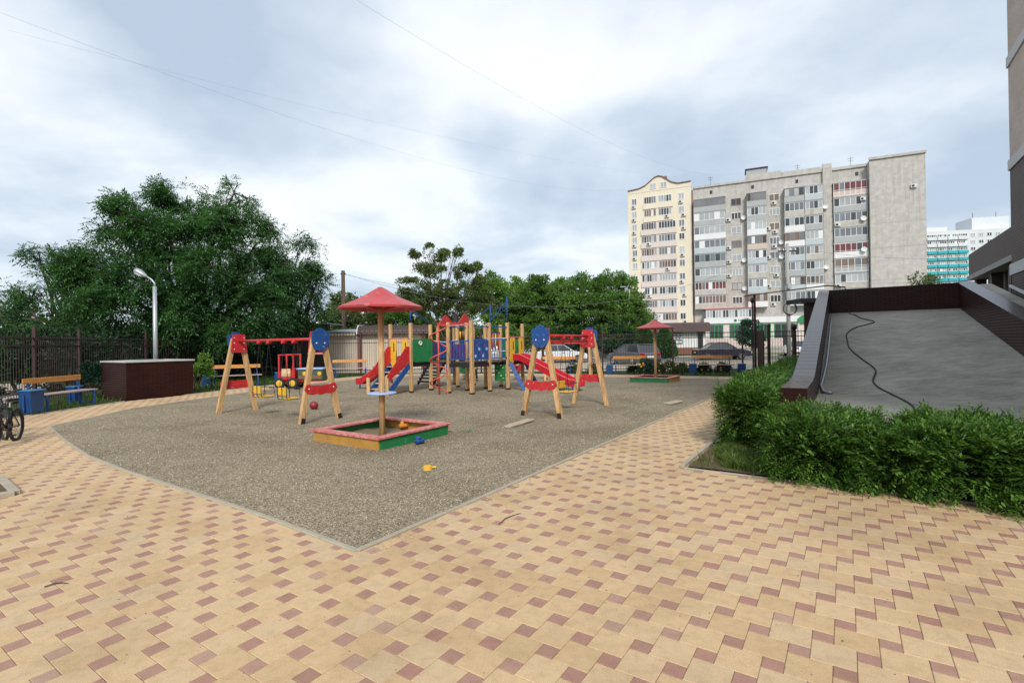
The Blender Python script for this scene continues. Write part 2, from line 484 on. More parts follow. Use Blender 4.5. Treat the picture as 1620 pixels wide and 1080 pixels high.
tag(MB().add([(-500, -60, -.06), (500, -60, -.06), (500, 900, -.06), (-500, 900, -.06)], [(0, 1, 2, 3)]).build('ground', M['ground']), kind='structure')
def sheet(name, poly, z, mat): return tag(MB().add([(x, y, z) for x, y in poly], [tuple(range(len(poly)))]).build(name, mat), kind='structure')
sheet('pavement_beyond_fence', [(-6, 29.0), (40, 26.0), (60, 36.5), (-30, 36.5)], -.036, M['walk'])
sheet('pavement_beyond_left_fence', [(-14.6, 13.5), (-17.0, 18.5), (-24, 26), (-30, 22), (-20, 11)], -.038, M['walk'])
sheet('road', [(-120, 36.6), (160, 36.6), (160, 50), (-120, 50)], -.045, M['asphalt'])
sheet('grass_verge', [(-60, 50.3), (120, 50.3), (120, 60), (-60, 60)], -.032, M['verge'])
sheet('forecourt', [(-10, 60.4), (100, 60.4), (100, 140), (-10, 140)], -.040, M['forecourt'])
kr = MB()
for yy in (36.55, 50.15): kr.box((10, yy, .02), (220, .18, .16))
tag(kr.build('road_kerb', M['kerb']), kind='structure')
ln = MB()
for k in range(-14, 22): ln.box((k * 5.0, 43.2, -.039), (2.4, .12, .004))
tag(ln.build('road_marking', M['white']), kind='structure')

# ---- paving: pinwheel of 20 cm tan slabs and 10 cm red ones
def paver_mat(name, stops, spot):
    m, t, p = new_mat(name)
    v = pos(t, world=True)
    g = t.nodes.new('ShaderNodeNewGeometry'); oi = t.nodes.new('ShaderNodeObjectInfo')
    ad = nd(t, 'ShaderNodeMath', operation='ADD'); t.links.new(g.outputs['Random Per Island'], ad.inputs[0]); t.links.new(oi.outputs['Random'], ad.inputs[1])
    fr = nd(t, 'ShaderNodeMath', operation='FRACT'); t.links.new(ad.outputs[0], fr.inputs[0])
    base = ramp_node(t, fr.outputs[0], stops).outputs[0]
    big = nd(t, 'ShaderNodeTexNoise', Scale=0.8, Detail=6.0, Roughness=.6); t.links.new(v, big.inputs['Vector'])
    fine = nd(t, 'ShaderNodeTexNoise', Scale=160.0, Detail=4.0, Roughness=.7); t.links.new(v, fine.inputs['Vector'])
    mid = nd(t, 'ShaderNodeTexNoise', Scale=14.0, Detail=5.0, Roughness=.65); t.links.new(v, mid.inputs['Vector'])
    c = mixc(t, .85, base, ramp_node(t, big.outputs[0], [(.28, (.74, .72, .69)), (.5, (1, 1, 1)), (.7, (1.06, 1.06, 1.06))]).outputs[0], 'MULTIPLY')
    c = mixc(t, .8, c, ramp_node(t, fine.outputs[0], [(.28, (.62, .60, .58)), (.55, (1, 1, 1)), (.8, (1.14, 1.14, 1.12))]).outputs[0], 'MULTIPLY')
    c = mixc(t, .7, c, ramp_node(t, mid.outputs[0], [(.30, (.80, .78, .75)), (.55, (1, 1, 1))]).outputs[0], 'MULTIPLY')
    # pits and specks
    vo = nd(t, 'ShaderNodeTexVoronoi', Scale=9.0); t.links.new(v, vo.inputs['Vector'])
    sp = ramp_node(t, vo.outputs['Distance'], [(.025, (1, 1, 1)), (.045, (0, 0, 0))])
    gate = ramp_node(t, mid.outputs[0], [(.50, (0, 0, 0)), (.56, (1, 1, 1))])
    sg = mixc(t, 1.0, sp.outputs[0], gate.outputs[0], 'MULTIPLY')
    c = mixc(t, sg, c, spot)
    t.links.new(c, p.inputs['Base Color'])
    p.inputs['Roughness'].default_value = .82; p.inputs['Specular IOR Level'].default_value = .3
    hs = nd(t, 'ShaderNodeMath', operation='MULTIPLY_ADD'); t.links.new(fine.outputs[0], hs.inputs[0]); hs.inputs[1].default_value = .5
    t.links.new(mid.outputs[0], hs.inputs[2])
    bump(t, p, hs.outputs[0], .35, .004)
    return m
M['tan'] = paver_mat('tan_paver', [(0, (.52, .365, .20)), (.35, (.565, .403, .228)), (.7, (.585, .425, .248)), (1, (.54, .40, .245))], (.10, .07, .045))
M['rose'] = paver_mat('red_paver', [(0, (.34, .19, .14)), (.4, (.39, .235, .175)), (.75, (.375, .20, .155)), (1, (.43, .285, .21))], (.09, .05, .04))

PZ = 0.0
def paver_geo(size, b=.0030, g=.0011, h=.05):
    a = size / 2 - g
    vs = [(-a, -a, -h), (a, -a, -h), (a, a, -h), (-a, a, -h), (-a, -a, -b), (a, -a, -b), (a, a, -b), (-a, a, -b),
          (-a + b, -a + b, 0), (a - b, -a + b, 0), (a - b, a - b, 0), (-a + b, a - b, 0)]
    fs = [(8, 9, 10, 11)] + [(4 + i, 4 + (i + 1) % 4, 8 + (i + 1) % 4, 8 + i) for i in range(4)] + [(i, (i + 1) % 4, 4 + (i + 1) % 4, 4 + i) for i in range(4)]
    return np.array(vs), np.array(fs)
cells = []
for i in range(-200, 240):
    for j in range(-200, 240):
        uu = (18.88 + 2 * i - j) * .1; vv = (-20.19 + i + 2 * j) * .1
        if -4 < uu < 30 and -30 < vv < 13: cells.append((uu, vv, 0)); cells.append((uu + .15, vv - .05, 1))
cells = np.array(cells)
cx = cells[:, 0] * UX + cells[:, 1] * UY; cy = cells[:, 0] * UY - cells[:, 1] * UX
keep = inside(cx, cy, PAVING)
ing = inside(cx, cy, GRAVEL) & (edge_dist(cx, cy, GRAVEL) > .10)
inb = inside(cx, cy, BED_L) & (edge_dist(cx, cy, BED_L) > .14)
keep &= ~ing & ~inb
cells = cells[keep]; cx = cx[keep]; cy = cy[keep]
ppx = 810 + 794 * cx / np.maximum(cy, .01); ppy = 542 + 794 * EYE / np.maximum(cy, .01)
seen = (cy > .5) & (ppx > -30) & (ppx < 1650) & (ppy < 1095)
area = np.where(seen, np.where(cells[:, 2] > 0, 4.0, 1.6) / np.maximum(cy, .5) ** 3, 0)
order = np.argsort(-area)
singles = order[:300]; rest = order[300:]
pav = sheet('pavement', PAVING, -.0045, M['joint'])
single_me = []
for size, mt in ((.1, 'rose'), (.2, 'tan')):
    V, F = paver_geo(size)
    me = bpy.data.meshes.new('paver'); me.from_pydata([tuple(p) for p in V], [], [tuple(f) for f in F]); me.materials.append(M[mt]); single_me.append(me)
jit = RNG.normal(0, 1, (len(cells), 4))
for k in singles:
    o = bpy.data.objects.new('paver', single_me[int(cells[k, 2])]); COL.objects.link(o); o.parent = pav
    o.location = (cx[k], cy[k], PZ + jit[k, 0] * .0006)
    o.rotation_euler = (jit[k, 1] * .0018, jit[k, 2] * .0018, ROT_U + jit[k, 3] * .003)
VV = []; FF = []; MI = []; off = 0
for ty, size in ((0, .1), (1, .2)):
    V, F = paver_geo(size)
    ks = rest[cells[rest, 2] == ty]
    n = len(ks)
    ca = np.cos(ROT_U + jit[ks, 3] * .003); sa = np.sin(ROT_U + jit[ks, 3] * .003)
    P = np.repeat(V[None], n, 0)
    X = P[:, :, 0] * ca[:, None] - P[:, :, 1] * sa[:, None] + cx[ks][:, None]
    Y = P[:, :, 0] * sa[:, None] + P[:, :, 1] * ca[:, None] + cy[ks][:, None]
    Z = P[:, :, 2] + P[:, :, 0] * (jit[ks, 1] * .0025)[:, None] + P[:, :, 1] * (jit[ks, 2] * .0025)[:, None] + PZ + (jit[ks, 0] * .0009)[:, None]
    VV.append(np.stack([X, Y, Z], 2).reshape(-1, 3))
    FF.append((F[None] + (np.arange(n) * len(V))[:, None, None]).reshape(-1, 4) + off); off += n * len(V)
    MI.append(np.full(n * len(F), ty, dtype=np.int32))
me = np_mesh('pavers', np.concatenate(VV), np.concatenate(FF))
me.polygons.foreach_set('material_index', np.concatenate(MI))
tag(link('pavers', me, [M['rose'], M['tan']], pav), kind='stuff')

# ---- gravel
def gravel_mat(name, k=1.0):
    m, t, p = new_mat(name)
    v = pos(t, world=True)
    vo = nd(t, 'ShaderNodeTexVoronoi', Scale=75.0); t.links.new(v, vo.inputs['Vector'])
    a = nd(t, 'ShaderNodeTexNoise', Scale=.55, Detail=8.0, Roughness=.65); t.links.new(v, a.inputs['Vector'])
    a2 = nd(t, 'ShaderNodeTexNoise', Scale=7.0, Detail=6.0, Roughness=.7); t.links.new(v, a2.inputs['Vector'])
    sp = t.nodes.new('ShaderNodeSeparateColor'); t.links.new(vo.outputs['Color'], sp.inputs[0])
    c = ramp_node(t, sp.outputs[0], [(0, (.19, .152, .10)), (.40, (.315, .26, .175)), (.78, (.415, .352, .25)), (1, (.55, .49, .385))]).outputs[0]
    c = mixc(t, .9, c, ramp_node(t, vo.outputs['Distance'], [(.25, (1, 1, 1)), (.8, (.5, .48, .45))]).outputs[0], 'MULTIPLY')
    c = mixc(t, .95, c, ramp_node(t, a.outputs[0], [(.32, (.72, .69, .64)), (.5, (1, 1, 1)), (.7, (1.12, 1.11, 1.08))]).outputs[0], 'MULTIPLY')
    c = mixc(t, .7, c, ramp_node(t, a2.outputs[0], [(.35, (.72, .70, .66)), (.55, (1, 1, 1))]).outputs[0], 'MULTIPLY')
    at_ = t.nodes.new('ShaderNodeAttribute'); at_.attribute_name = 'worn'
    wv = nd(t, 'ShaderNodeMath', operation='MULTIPLY'); t.links.new(at_.outputs['Fac'], wv.inputs[0]); t.links.new(ramp_node(t, a2.outputs[0], [(.3, (.25, .25, .25)), (.6, (1, 1, 1))]).outputs[0], wv.inputs[1])
    c = mixc(t, wv.outputs[0], c, (.165, .125, .078))
    t.links.new(c, p.inputs['Base Color'])
    p.inputs['Roughness'].default_value = .9; p.inputs['Specular IOR Level'].default_value = .2
    inv = nd(t, 'ShaderNodeMath', operation='MULTIPLY_ADD'); t.links.new(vo.outputs['Distance'], inv.inputs[0]); inv.inputs[1].default_value = -1.0
    t.links.new(a2.outputs[0], inv.inputs[2])
    bump(t, p, inv.outputs[0], .7, .012)
    return m
M['gravel'] = gravel_mat('gravel')
def pebble_mat():
    m, t, p = new_mat('pebble')
    g = t.nodes.new('ShaderNodeNewGeometry')
    c = ramp_node(t, g.outputs['Random Per Island'], [(0, (.155, .123, .080)), (.35, (.295, .242, .160)), (.7, (.425, .358, .252)), (1, (.62, .555, .43))]).outputs[0]
    t.links.new(c, p.inputs['Base Color']); p.inputs['Roughness'].default_value = .85; p.inputs['Specular IOR Level'].default_value = .25
    return m
M['pebble'] = pebble_mat()
bm = bmesh.new()
bm.faces.new([bm.verts.new((x, y, 0)) for x, y in GRAVEL])
for k in range(-40, 40):
    bmesh.ops.bisect_plane(bm, geom=bm.verts[:] + bm.edges[:] + bm.faces[:], plane_co=(k * .3, 0, 0), plane_no=(1, 0, 0))
for k in range(12, 90):
    bmesh.ops.bisect_plane(bm, geom=bm.verts[:] + bm.edges[:] + bm.faces[:], plane_co=(0, k * .3, 0), plane_no=(0, 1, 0))
WORN = [((0.66, 10.85), (1.95, 12.85)), ((-4.2, 10.65), (-6.8, 12.55)), ((-2.0, 8.7), (-2.2, 8.8)), ((1.6, 8.6), (3.4, 6.9)), ((2.2, 9.2), (0.4, 8.8))]
def gz(x, y):
    d = float(edge_dist(np.array([x]), np.array([y]), GRAVEL)[0])
    k = min(1, d / 1.2)
    z = .014 + k * (.010 + .013 * noise.noise((x * .55, y * .55, 3)) + .008 * noise.noise((x * 1.7, y * 1.7, 8)))
    for (a, b) in WORN:
        A = Vector(a); B = Vector(b); P = Vector((x, y)); tt = max(0, min(1, (P - A).dot(B - A) / max(1e-6, (B - A).length_squared)))
        z -= .016 * k * math.exp(-((P - A - (B - A) * tt).length / .45) ** 2)
    return z
for v in bm.verts: v.co.z = gz(v.co.x, v.co.y)
me = bpy.data.meshes.new('gravel'); bm.to_mesh(me); bm.free()
me.polygons.foreach_set('use_smooth', [True] * len(me.polygons))
def worn(x, y):
    w = 0
    for (a, b) in WORN + [((-2.9, 7.9), (-2.0, 7.4)), ((-1.9, 7.4), (-.9, 8.9)), ((-6, 9.5), (-4, 8.2))]:
        A = Vector(a); B = Vector(b); P = Vector((x, y)); tt = max(0, min(1, (P - A).dot(B - A) / max(1e-6, (B - A).length_squared)))
        w = max(w, math.exp(-((P - A - (B - A) * tt).length / .38) ** 2))
    return min(1, w * (.8 + .8 * noise.noise((x * 2.2, y * 2.2, 1))))
at_w = me.attributes.new('worn', 'FLOAT', 'POINT')
at_w.data.foreach_set('value', [max(0.0, worn(v.co.x, v.co.y)) for v in me.vertices])
grav = tag(link('gravel', me, M['gravel']), kind='structure')
# loose stones lying on it
npb = 230000
gx = RNG.uniform(-9.5, 9.0, npb); gy = RNG.uniform(3.9, 17, npb)
ok = inside(gx, gy, GRAVEL) & (RNG.uniform(0, 1, npb) < np.clip((5.6 / gy) ** 2.4, 0, 1)) & (edge_dist(gx, gy, GRAVEL) > .03) & (np.abs(gx) < gy * 1.05 + .5)
gx = gx[ok]; gy = gy[ok]
n = len(gx)
# height from a coarse table of gz
tx = np.arange(-10.6, 10, .3); ty = np.arange(3.6, 26.4, .3)
tab = np.array([[gz(x, y) for y in ty] for x in tx])
ix = np.clip(((gx - tx[0]) / .3).astype(int), 0, len(tx) - 2); iy = np.clip(((gy - ty[0]) / .3).astype(int), 0, len(ty) - 2)
fx = (gx - tx[ix]) / .3; fy = (gy - ty[iy]) / .3
gzz = tab[ix, iy] * (1 - fx) * (1 - fy) + tab[ix + 1, iy] * fx * (1 - fy) + tab[ix, iy + 1] * (1 - fx) * fy + tab[ix + 1, iy + 1] * fx * fy
OV = np.array([(1, 0, 0), (0, 1, 0), (-1, 0, 0), (0, -1, 0), (0, 0, 1), (0, 0, -.6)])
OF = np.array([(0, 1, 4), (1, 2, 4), (2, 3, 4), (3, 0, 4), (1, 0, 5), (2, 1, 5), (3, 2, 5), (0, 3, 5)])
s1 = RNG.uniform(.0040, .0098, n) * (1 + (gy - 4) * .045)
ang = RNG.uniform(0, 6.283, n); asp = RNG.uniform(.55, 1, n); hh = RNG.uniform(.4, .75, n)
P = OV[None] * RNG.uniform(.75, 1.2, (n, 6, 1))
X = P[:, :, 0] * s1[:, None]; Y = P[:, :, 1] * (s1 * asp)[:, None]; Z = P[:, :, 2] * (s1 * hh)[:, None]
ca = np.cos(ang)[:, None]; sa = np.sin(ang)[:, None]
V = np.stack([X * ca - Y * sa + gx[:, None], X * sa + Y * ca + gy[:, None], Z + (gzz + s1 * .25)[:, None]], 2).reshape(-1, 3)
F = (OF[None] + (np.arange(n) * 6)[:, None, None]).reshape(-1, 3)
tag(link('loose_stones', np_mesh('loose_stones', V, F), M['pebble'], grav), kind='stuff')

# crumbs, grit and leaf bits on the paving
M['crumb'] = paint('crumb', (0.085, 0.058, 0.036), .9, .5, spec=.1)
nc = 2600
kx = RNG.uniform(-7, 7.5, nc); ky = RNG.uniform(1.1, 8, nc)
ok = inside(kx, ky, PAVING) & ~inside(kx, ky, GRAVEL) & (RNG.uniform(0, 1, nc) < np.clip(2.6 / ky, 0, 1)) & (np.array([noise.noise((x * .8, y * .8, 4)) for x, y in zip(kx, ky)]) > -.12)
kx = kx[ok]; ky = ky[ok]; n = len(kx)
P = OV[None] * RNG.uniform(.5, 1.3, (n, 6, 1)); sz = RNG.uniform(.0012, .0048, n) * RNG.uniform(.5, 1.1, n)
V = np.stack([P[:, :, 0] * sz[:, None] * 1.4 + kx[:, None], P[:, :, 1] * sz[:, None] + ky[:, None], P[:, :, 2] * sz[:, None] * .6 + (.0015 + sz * .3)[:, None]], 2).reshape(-1, 3)
tag(link('grit', np_mesh('grit', V, (OF[None] + (np.arange(n) * 6)[:, None, None]).reshape(-1, 3)), M['crumb'], pav), kind='stuff')
# stones kicked over the kerb
ns = 900
tt = RNG.uniform(0, 1, ns); kx = -1.24 + tt * (6.4 + 1.24); ky = 3.94 + tt * (15.1 - 3.94); off_ = np.abs(RNG.normal(0, .10, ns)) + .03
kx = kx + off_ * UY; ky = ky - off_ * UX; P = OV[None] * RNG.uniform(.7, 1.2, (ns, 6, 1)); sz = RNG.uniform(.003, .008, ns)
V = np.stack([P[:, :, 0] * sz[:, None] + kx[:, None], P[:, :, 1] * sz[:, None] + ky[:, None], P[:, :, 2] * sz[:, None] * .6 + (.001 + sz * .4)[:, None]], 2).reshape(-1, 3)
tag(link('kicked_stones', np_mesh('kicked_stones', V, (OF[None] + (np.arange(ns) * 6)[:, None, None]).reshape(-1, 3)), M['pebble'], pav), kind='stuff')

# ---- kerb stones
def kerb_run(name, pts, w, z1, closed=False, unit=1.0, h=.2):
    root = bpy.data.objects.new(name, None); COL.objects.link(root); tag(root, kind='structure')
    n = len(pts) if closed else len(pts) - 1
    for i in range(n):
        a = Vector(pts[i]); b = Vector(pts[(i + 1) % len(pts)])
        d = b - a; l = d.length; k = max(1, round(l / unit)); st = l / k
        for q in range(k):
            c = a + d * ((q + .5) / k)
            o = MB().box((0, 0, 0), (st - .006, w, h), bev=.006).build('kerb_stone', M['kerb'], root)
            o.location = (c.x, c.y, z1 - h / 2 + random.uniform(-.003, .003)); o.rotation_euler = (random.uniform(-.006, .006), 0, math.atan2(d.y, d.x) + random.uniform(-.002, .002))
    return root
kerb_run('gravel_kerb', GRAVEL, .05, .018, True)
kerb_run('hedge_bed_kerb', [wxy(6.50, 9.0), wxy(6.50, -1.72)], .05, .010); kerb_run('path_side_kerb', [wxy(6.50, -1.74), wxy(22.6, -1.74)], .06, .04)
kerb_run('side_bed_kerb', BED_L, .09, .05, True)
kerb_run('path_kerb', [(11.2, 20.9), (4.6, 24.42), (0, 26.32), (-5.3, 27.32), (-8.2, 25.62), (-9.5, 22.62), (-10.62, 19.6), (-11.22, 17.2)], .07, .02)
kerb_run('bench_kerb', [(-11.92, 15.4), (-12.02, 12.2), (-12.02, 9.5)], .07, .02)

# ---- planting beds
def bed(name, poly, z):
    bm = bmesh.new(); bm.faces.new([bm.verts.new((x, y, z)) for x, y in poly])
    xs = [p[0] for p in poly]; ys = [p[1] for p in poly]
    for k in range(int(min(xs) / .25), int(max(xs) / .25) + 1): bmesh.ops.bisect_plane(bm, geom=bm.verts[:] + bm.edges[:] + bm.faces[:], plane_co=(k * .25, 0, 0), plane_no=(1, 0, 0))
    for k in range(int(min(ys) / .25), int(max(ys) / .25) + 1): bmesh.ops.bisect_plane(bm, geom=bm.verts[:] + bm.edges[:] + bm.faces[:], plane_co=(0, k * .25, 0), plane_no=(0, 1, 0))
    for v in bm.verts: v.co.z += .02 * noise.noise(v.co * 3.0)
    bmesh.ops.recalc_face_normals(bm, faces=bm.faces[:])
    me = bpy.data.meshes.new(name); bm.to_mesh(me); bm.free()
    if me.polygons[0].normal.z < 0: me.flip_normals()
    return tag(link(name, me, M['soil']), kind='structure')
bed('hedge_bed', [wxy(6.54, 9), wxy(6.54, -1.68), wxy(22.6, -1.68), wxy(22.6, -.82), wxy(8.5, -.82), wxy(8.5, 9)], .022)
bed('side_bed', BED_L, .03)

# ---- grass and weeds (nobody could count them)
M['weed'] = leaf_mat('weed_blades', (0.05, 0.09, 0.018), (0.15, 0.21, 0.05), .3, 4.0)
M['grass'] = leaf_mat('grass_blades', (0.035, 0.075, 0.014), (0.10, 0.17, 0.035), .3, 2.0)
def blades(name, label, xy, hmin, hmax, wd, mat, zb=0.0, parent=None):
    n = len(xy); a = RNG.uniform(0, 6.283, n); h = RNG.uniform(hmin, hmax, n); lean = RNG.normal(0, .45, (n, 2)) * h[:, None]
    bx = np.stack([xy[:, 0], xy[:, 1], np.full(n, zb)], 1)
    dx = np.stack([np.cos(a) * wd / 2, np.sin(a) * wd / 2, np.zeros(n)], 1)
    top = bx + np.stack([lean[:, 0], lean[:, 1], h], 1); md = bx + np.stack([lean[:, 0] * .35, lean[:, 1] * .35, h * .6], 1)
    V = np.stack([bx - dx, bx + dx, md + dx * .8, top, md - dx * .8], 1).reshape(-1, 3)
    F = np.array([(0, 1, 2, 4), (4, 2, 3, 3)])
    F = np.concatenate([np.array([(0, 1, 2)]), np.array([(0, 2, 4)]), np.array([(4, 2, 3)])])
    F = (F[None] + (np.arange(n) * 5)[:, None, None]).reshape(-1, 3)
    return tag(link(name, np_mesh(name, V, F), mat), label, 'grass', kind='stuff')
def scatter(poly, n):
    xs = [p[0] for p in poly]; ys = [p[1] for p in poly]
    p = np.stack([RNG.uniform(min(xs), max(xs), n), RNG.uniform(min(ys), max(ys), n)], 1)
    return p[inside(p[:, 0], p[:, 1], poly)]
pg = np.concatenate([scatter([wxy(6.56, -1.62), wxy(6.56, 3.5), wxy(6.8, 3.5), wxy(7.3, -.9), wxy(8.7, -1.0), wxy(8.7, -1.62)], 6500), scatter([wxy(6.66, -1.25), wxy(6.58, -.5), wxy(7.3, -.6), wxy(7.9, -1.45), wxy(7.3, -1.5)], 14000)])
blades('bed_weeds', 'low green weeds and grass on bare soil at the hedge corner', pg, .03, .14, .011, M['weed'], .02)
STRIP = [(-12.05, 9.6), (-12.1, 15.4), (-13.2, 17), (-11.3, 17.3), (-10.8, 19.8), (-9.7, 22.8), (-8.4, 25.9), (-5.4, 27.6), (0, 26.6), (4.6, 24.7), (10.6, 21.6), (11.2, 23.3), (4.6, 25.5), (-5, 28.4), (-12, 28.2), (-15, 25.8), (-15.6, 21.4), (-15, 17.4), (-13.8, 14.5), (-12.9, 9.6)]
pg = scatter(STRIP, 26000)
blades('bench_grass', 'green grass strip under the benches along the fence', pg, .05, .22, .022, M['grass'], -.05)
# ================================================================== RAMP ROOF, NEAR BUILDING, PLINTH
def uvz(prof, v0, v1, name, mat, parent):
    """side profile (u,z) extruded from v0 to v1"""
    n = len(prof)
    vs = [W(u, v0, z) for u, z in prof] + [W(u, v1, z) for u, z in prof]
    fs = [tuple(range(n)), tuple(range(2 * n - 1, n - 1, -1))] + [((i + 1) % n, i, i + n, (i + 1) % n + n) for i in range(n)]
    b = MB().add(vs, fs)
    me = b.mesh(name)
    bm = bmesh.new(); bm.from_mesh(me); bmesh.ops.recalc_face_normals(bm, faces=bm.faces[:]); bm.to_mesh(me); bm.free()
    # UVs: u along length on tops and sides, v across
    uvl = me.uv_layers[0]
    for p in me.polygons:
        for li in p.loop_indices:
            c = me.vertices[me.loops[li].vertex_index].co
            uu = c.x * UX + c.y * UY; vv = c.x * UY - c.y * UX
            nv = abs(p.normal.x * UY - p.normal.y * UX); nz = abs(p.normal.z)
            uvl.data[li].uv = (uu, c.z) if nv > .7 else ((vv + 1.5, uu) if nz > .5 else (vv, c.z))
    if mat is M['clad']:
        me.materials.append(mat); me.materials.append(M['clad_top'])
        for p in me.polygons: p.material_index = 1 if p.normal.z > .5 else 0
    return link(name, me, mat, parent)
def slab_mat():
    m, t, p = new_mat('ramp_concrete')
    v = pos(t, world=True)
    a = nd(t, 'ShaderNodeTexNoise', Scale=.9, Detail=9.0, Roughness=.68, Distortion=.5); t.links.new(v, a.inputs['Vector'])
    mp = t.nodes.new('ShaderNodeMapping'); mp.inputs['Scale'].default_value = (1.2, 5.5, 3); mp.inputs['Rotation'].default_value = (0, 0, -ROT_V); t.links.new(v, mp.inputs[0])
    b = nd(t, 'ShaderNodeTexNoise', Scale=2.0, Detail=7.0, Roughness=.7); t.links.new(mp.outputs[0], b.inputs['Vector'])
    f = nd(t, 'ShaderNodeTexNoise', Scale=90.0, Detail=3.0); t.links.new(v, f.inputs['Vector'])
    c = ramp_node(t, a.outputs[0], [(.28, (.26, .238, .20)), (.5, (.37, .345, .295)), (.72, (.46, .432, .38))]).outputs[0]
    c = mixc(t, .85, c, ramp_node(t, b.outputs[0], [(.3, (.62, .61, .6)), (.55, (1, 1, 1)), (.75, (1.18, 1.17, 1.15))]).outputs[0], 'MULTIPLY')
    c = mixc(t, .6, c, ramp_node(t, f.outputs[0], [(.3, (.7, .7, .7)), (.6, (1, 1, 1))]).outputs[0], 'MULTIPLY')
    t.links.new(c, p.inputs['Base Color']); p.inputs['Roughness'].default_value = .88; p.inputs['Specular IOR Level'].default_value = .25
    bump(t, p, b.outputs[0], .35, .02)
    return m
M['slab'] = slab_mat()
ramp_t = thing('garage_ramp', 'grey sloping concrete ramp roof between dark brown tiled parapets behind the hedge', 'ramp', W(8.5, 1.4))
ramp_t.location = (0, 0, 0)
def surf(u): return .50 if u < 12 else .50 + .196 * (u - 12)
uvz([(8.52, 0), (8.52, .50), (12, .50), (22.55, surf(22.55)), (22.55, 0)], -.46, 3.30, 'slab', M['slab'], ramp_t)
uvz([(8.46, 0), (8.46, .42), (8.52, .42), (8.52, 0)], -.46, 3.9, 'front_facing', M['clad'], ramp_t)
uvz([(8.40, 0), (8.40, .895), (9.9, .895), (10.45, .925), (11.0, 1.02), (22.9, 3.46), (22.9, 0)], -.80, -.455, 'left_parapet', M['clad'], ramp_t)
uvz([(8.40, 0), (8.40, .50), (8.9, .62), (22.9, 3.45), (22.9, 0)], 3.27, 3.62, 'right_parapet', M['clad'], ramp_t)
uvz([(22.5, 0), (22.5, 3.43), (22.88, 3.43), (22.88, 0)], -.456, 3.28, 'back_parapet', M['clad'], ramp_t)
# coping strip of the right parapet and the sloping apron beside it
uvz([(8.9, .62), (8.9, .66), (22.9, 3.49), (22.9, 3.452)], 3.25, 3.64, 'coping', M['clad'], ramp_t)
uvz([(8.9, 0), (8.9, .45), (22.9, 3.36), (22.9, 0)], 3.66, 4.14, 'apron', M['slab'], ramp_t)
def on_slab(pts, dz): return [W(u, v, surf(u) + dz) for u, v in pts]
# grey conduit along the left parapet
pc = [(22.0, -.36), (19, -.37), (16, -.36), (14, -.37), (12.9, -.40), (12.4, -.42), (11.9, -.36), (11.75, -.22)]
tag(MB().tube(on_slab(pc, .035), .028, 8).build('conduit', M['galv'], smooth=True), 'thin pale grey conduit lying along the foot of the left ramp parapet', 'conduit')

# dark cable: from the overhead pole, over the back parapet, winding down the slab
cab = [(22.42, .05, .99), (22.38, .10, .5), (22.25, .16, .03), (21.77, .34, .02), (21.04, .49, .02), (20.26, .83, .02), (19.76, .62, .02), (19.25, .30, .02), (18.25, .07, .02), (17.08, .08, .02), (16.18, .12, .02),
       (15.02, .34, .02), (14.17, .54, .02), (13.72, .57, .02), (12.94, .49, .02), (12.43, .58, .02), (11.92, .77, .02), (10.46, .89, .02), (9.55, .86, .02), (8.9, .80, .02), (8.35, .75, -.1)]
cp = [W(u, v, surf(min(u, 22.5)) + d) for u, v, d in cab]
def smooth_path(p, k=4):
    o = []
    for i in range(len(p) - 1):
        a, b, c, d = p[max(i - 1, 0)], p[i], p[i + 1], p[min(i + 2, len(p) - 1)]
        for q in range(k):
            t = q / k
            o.append(.5 * ((2 * b) + (c - a) * t + (2 * a - 5 * b + 4 * c - d) * t * t + (3 * b - a - 3 * c + d) * t ** 3))
    o.append(p[-1]); return o
tag(MB().tube(smooth_path(cp), .015, 7).build('cable', M['rubber'], smooth=True), 'dark cable snaking down the grey ramp slab from the back parapet', 'cable')

# near building at the right edge
M['bld_brick'] = brick('beige_brick', (0.62, 0.485, 0.41), (0.55, 0.43, 0.36), (0.66, 0.60, 0.55), .25, .077, .010, rough=.85, bmp=.5, blot=.15, spec=.2)
M['bld_dark'] = brick('dark_facing', (0.085, 0.060, 0.055), (0.075, 0.052, 0.05), (0.03, 0.025, 0.025), .25, .077, .006, rough=.5, bmp=.3, blot=.2, spec=.3)
M['band'] = paint('pale_band', (0.56, 0.55, 0.55), .8, .1, scale=1.5, world=True)
nb = thing('brick_tower', 'tall beige brick building with pale bands cut off by the right edge', 'building', W(20.6, 4.17))
nb.location = (0, 0, 0)
def ub(name, u0, u1, v0, v1, z0, z1, mat, par): return uvz([(u0, z0), (u0, z1), (u1, z1), (u1, z0)], v0, v1, name, mat, par)
def tower_storey(name, z0, z1, mat): return ub(name, 4, 20.6, 4.17, 18, z0, z1, mat, nb)
tower_storey('base_wall', 0, 3.40, M['bld_dark'])
tower_storey('dark_wall', 3.72, 6.5, M['bld_dark'])
tower_storey('brick_wall', 6.80, 9.55, M['bld_brick'])
tower_storey('brick_wall', 9.85, 12.55, M['bld_brick'])
tower_storey('brick_wall', 12.85, 15.55, M['bld_brick'])
tower_storey('brick_wall', 15.85, 18.6, M['bld_brick'])
for z in (3.40, 6.5, 9.55, 12.55, 15.55): ub('band', 3.96, 20.64, 4.13, 18.04, z, z + (.32 if z < 4 else .30), M['band'], nb)
ub('roof', 3.9, 20.7, 4.08, 18.1, 18.6, 19.0, M['band'], nb)
uvz([(10, .70), (10, .76), (20.6, 3.12), (20.6, 3.06)], 4.10, 4.165, 'skirting', M['band'], nb)
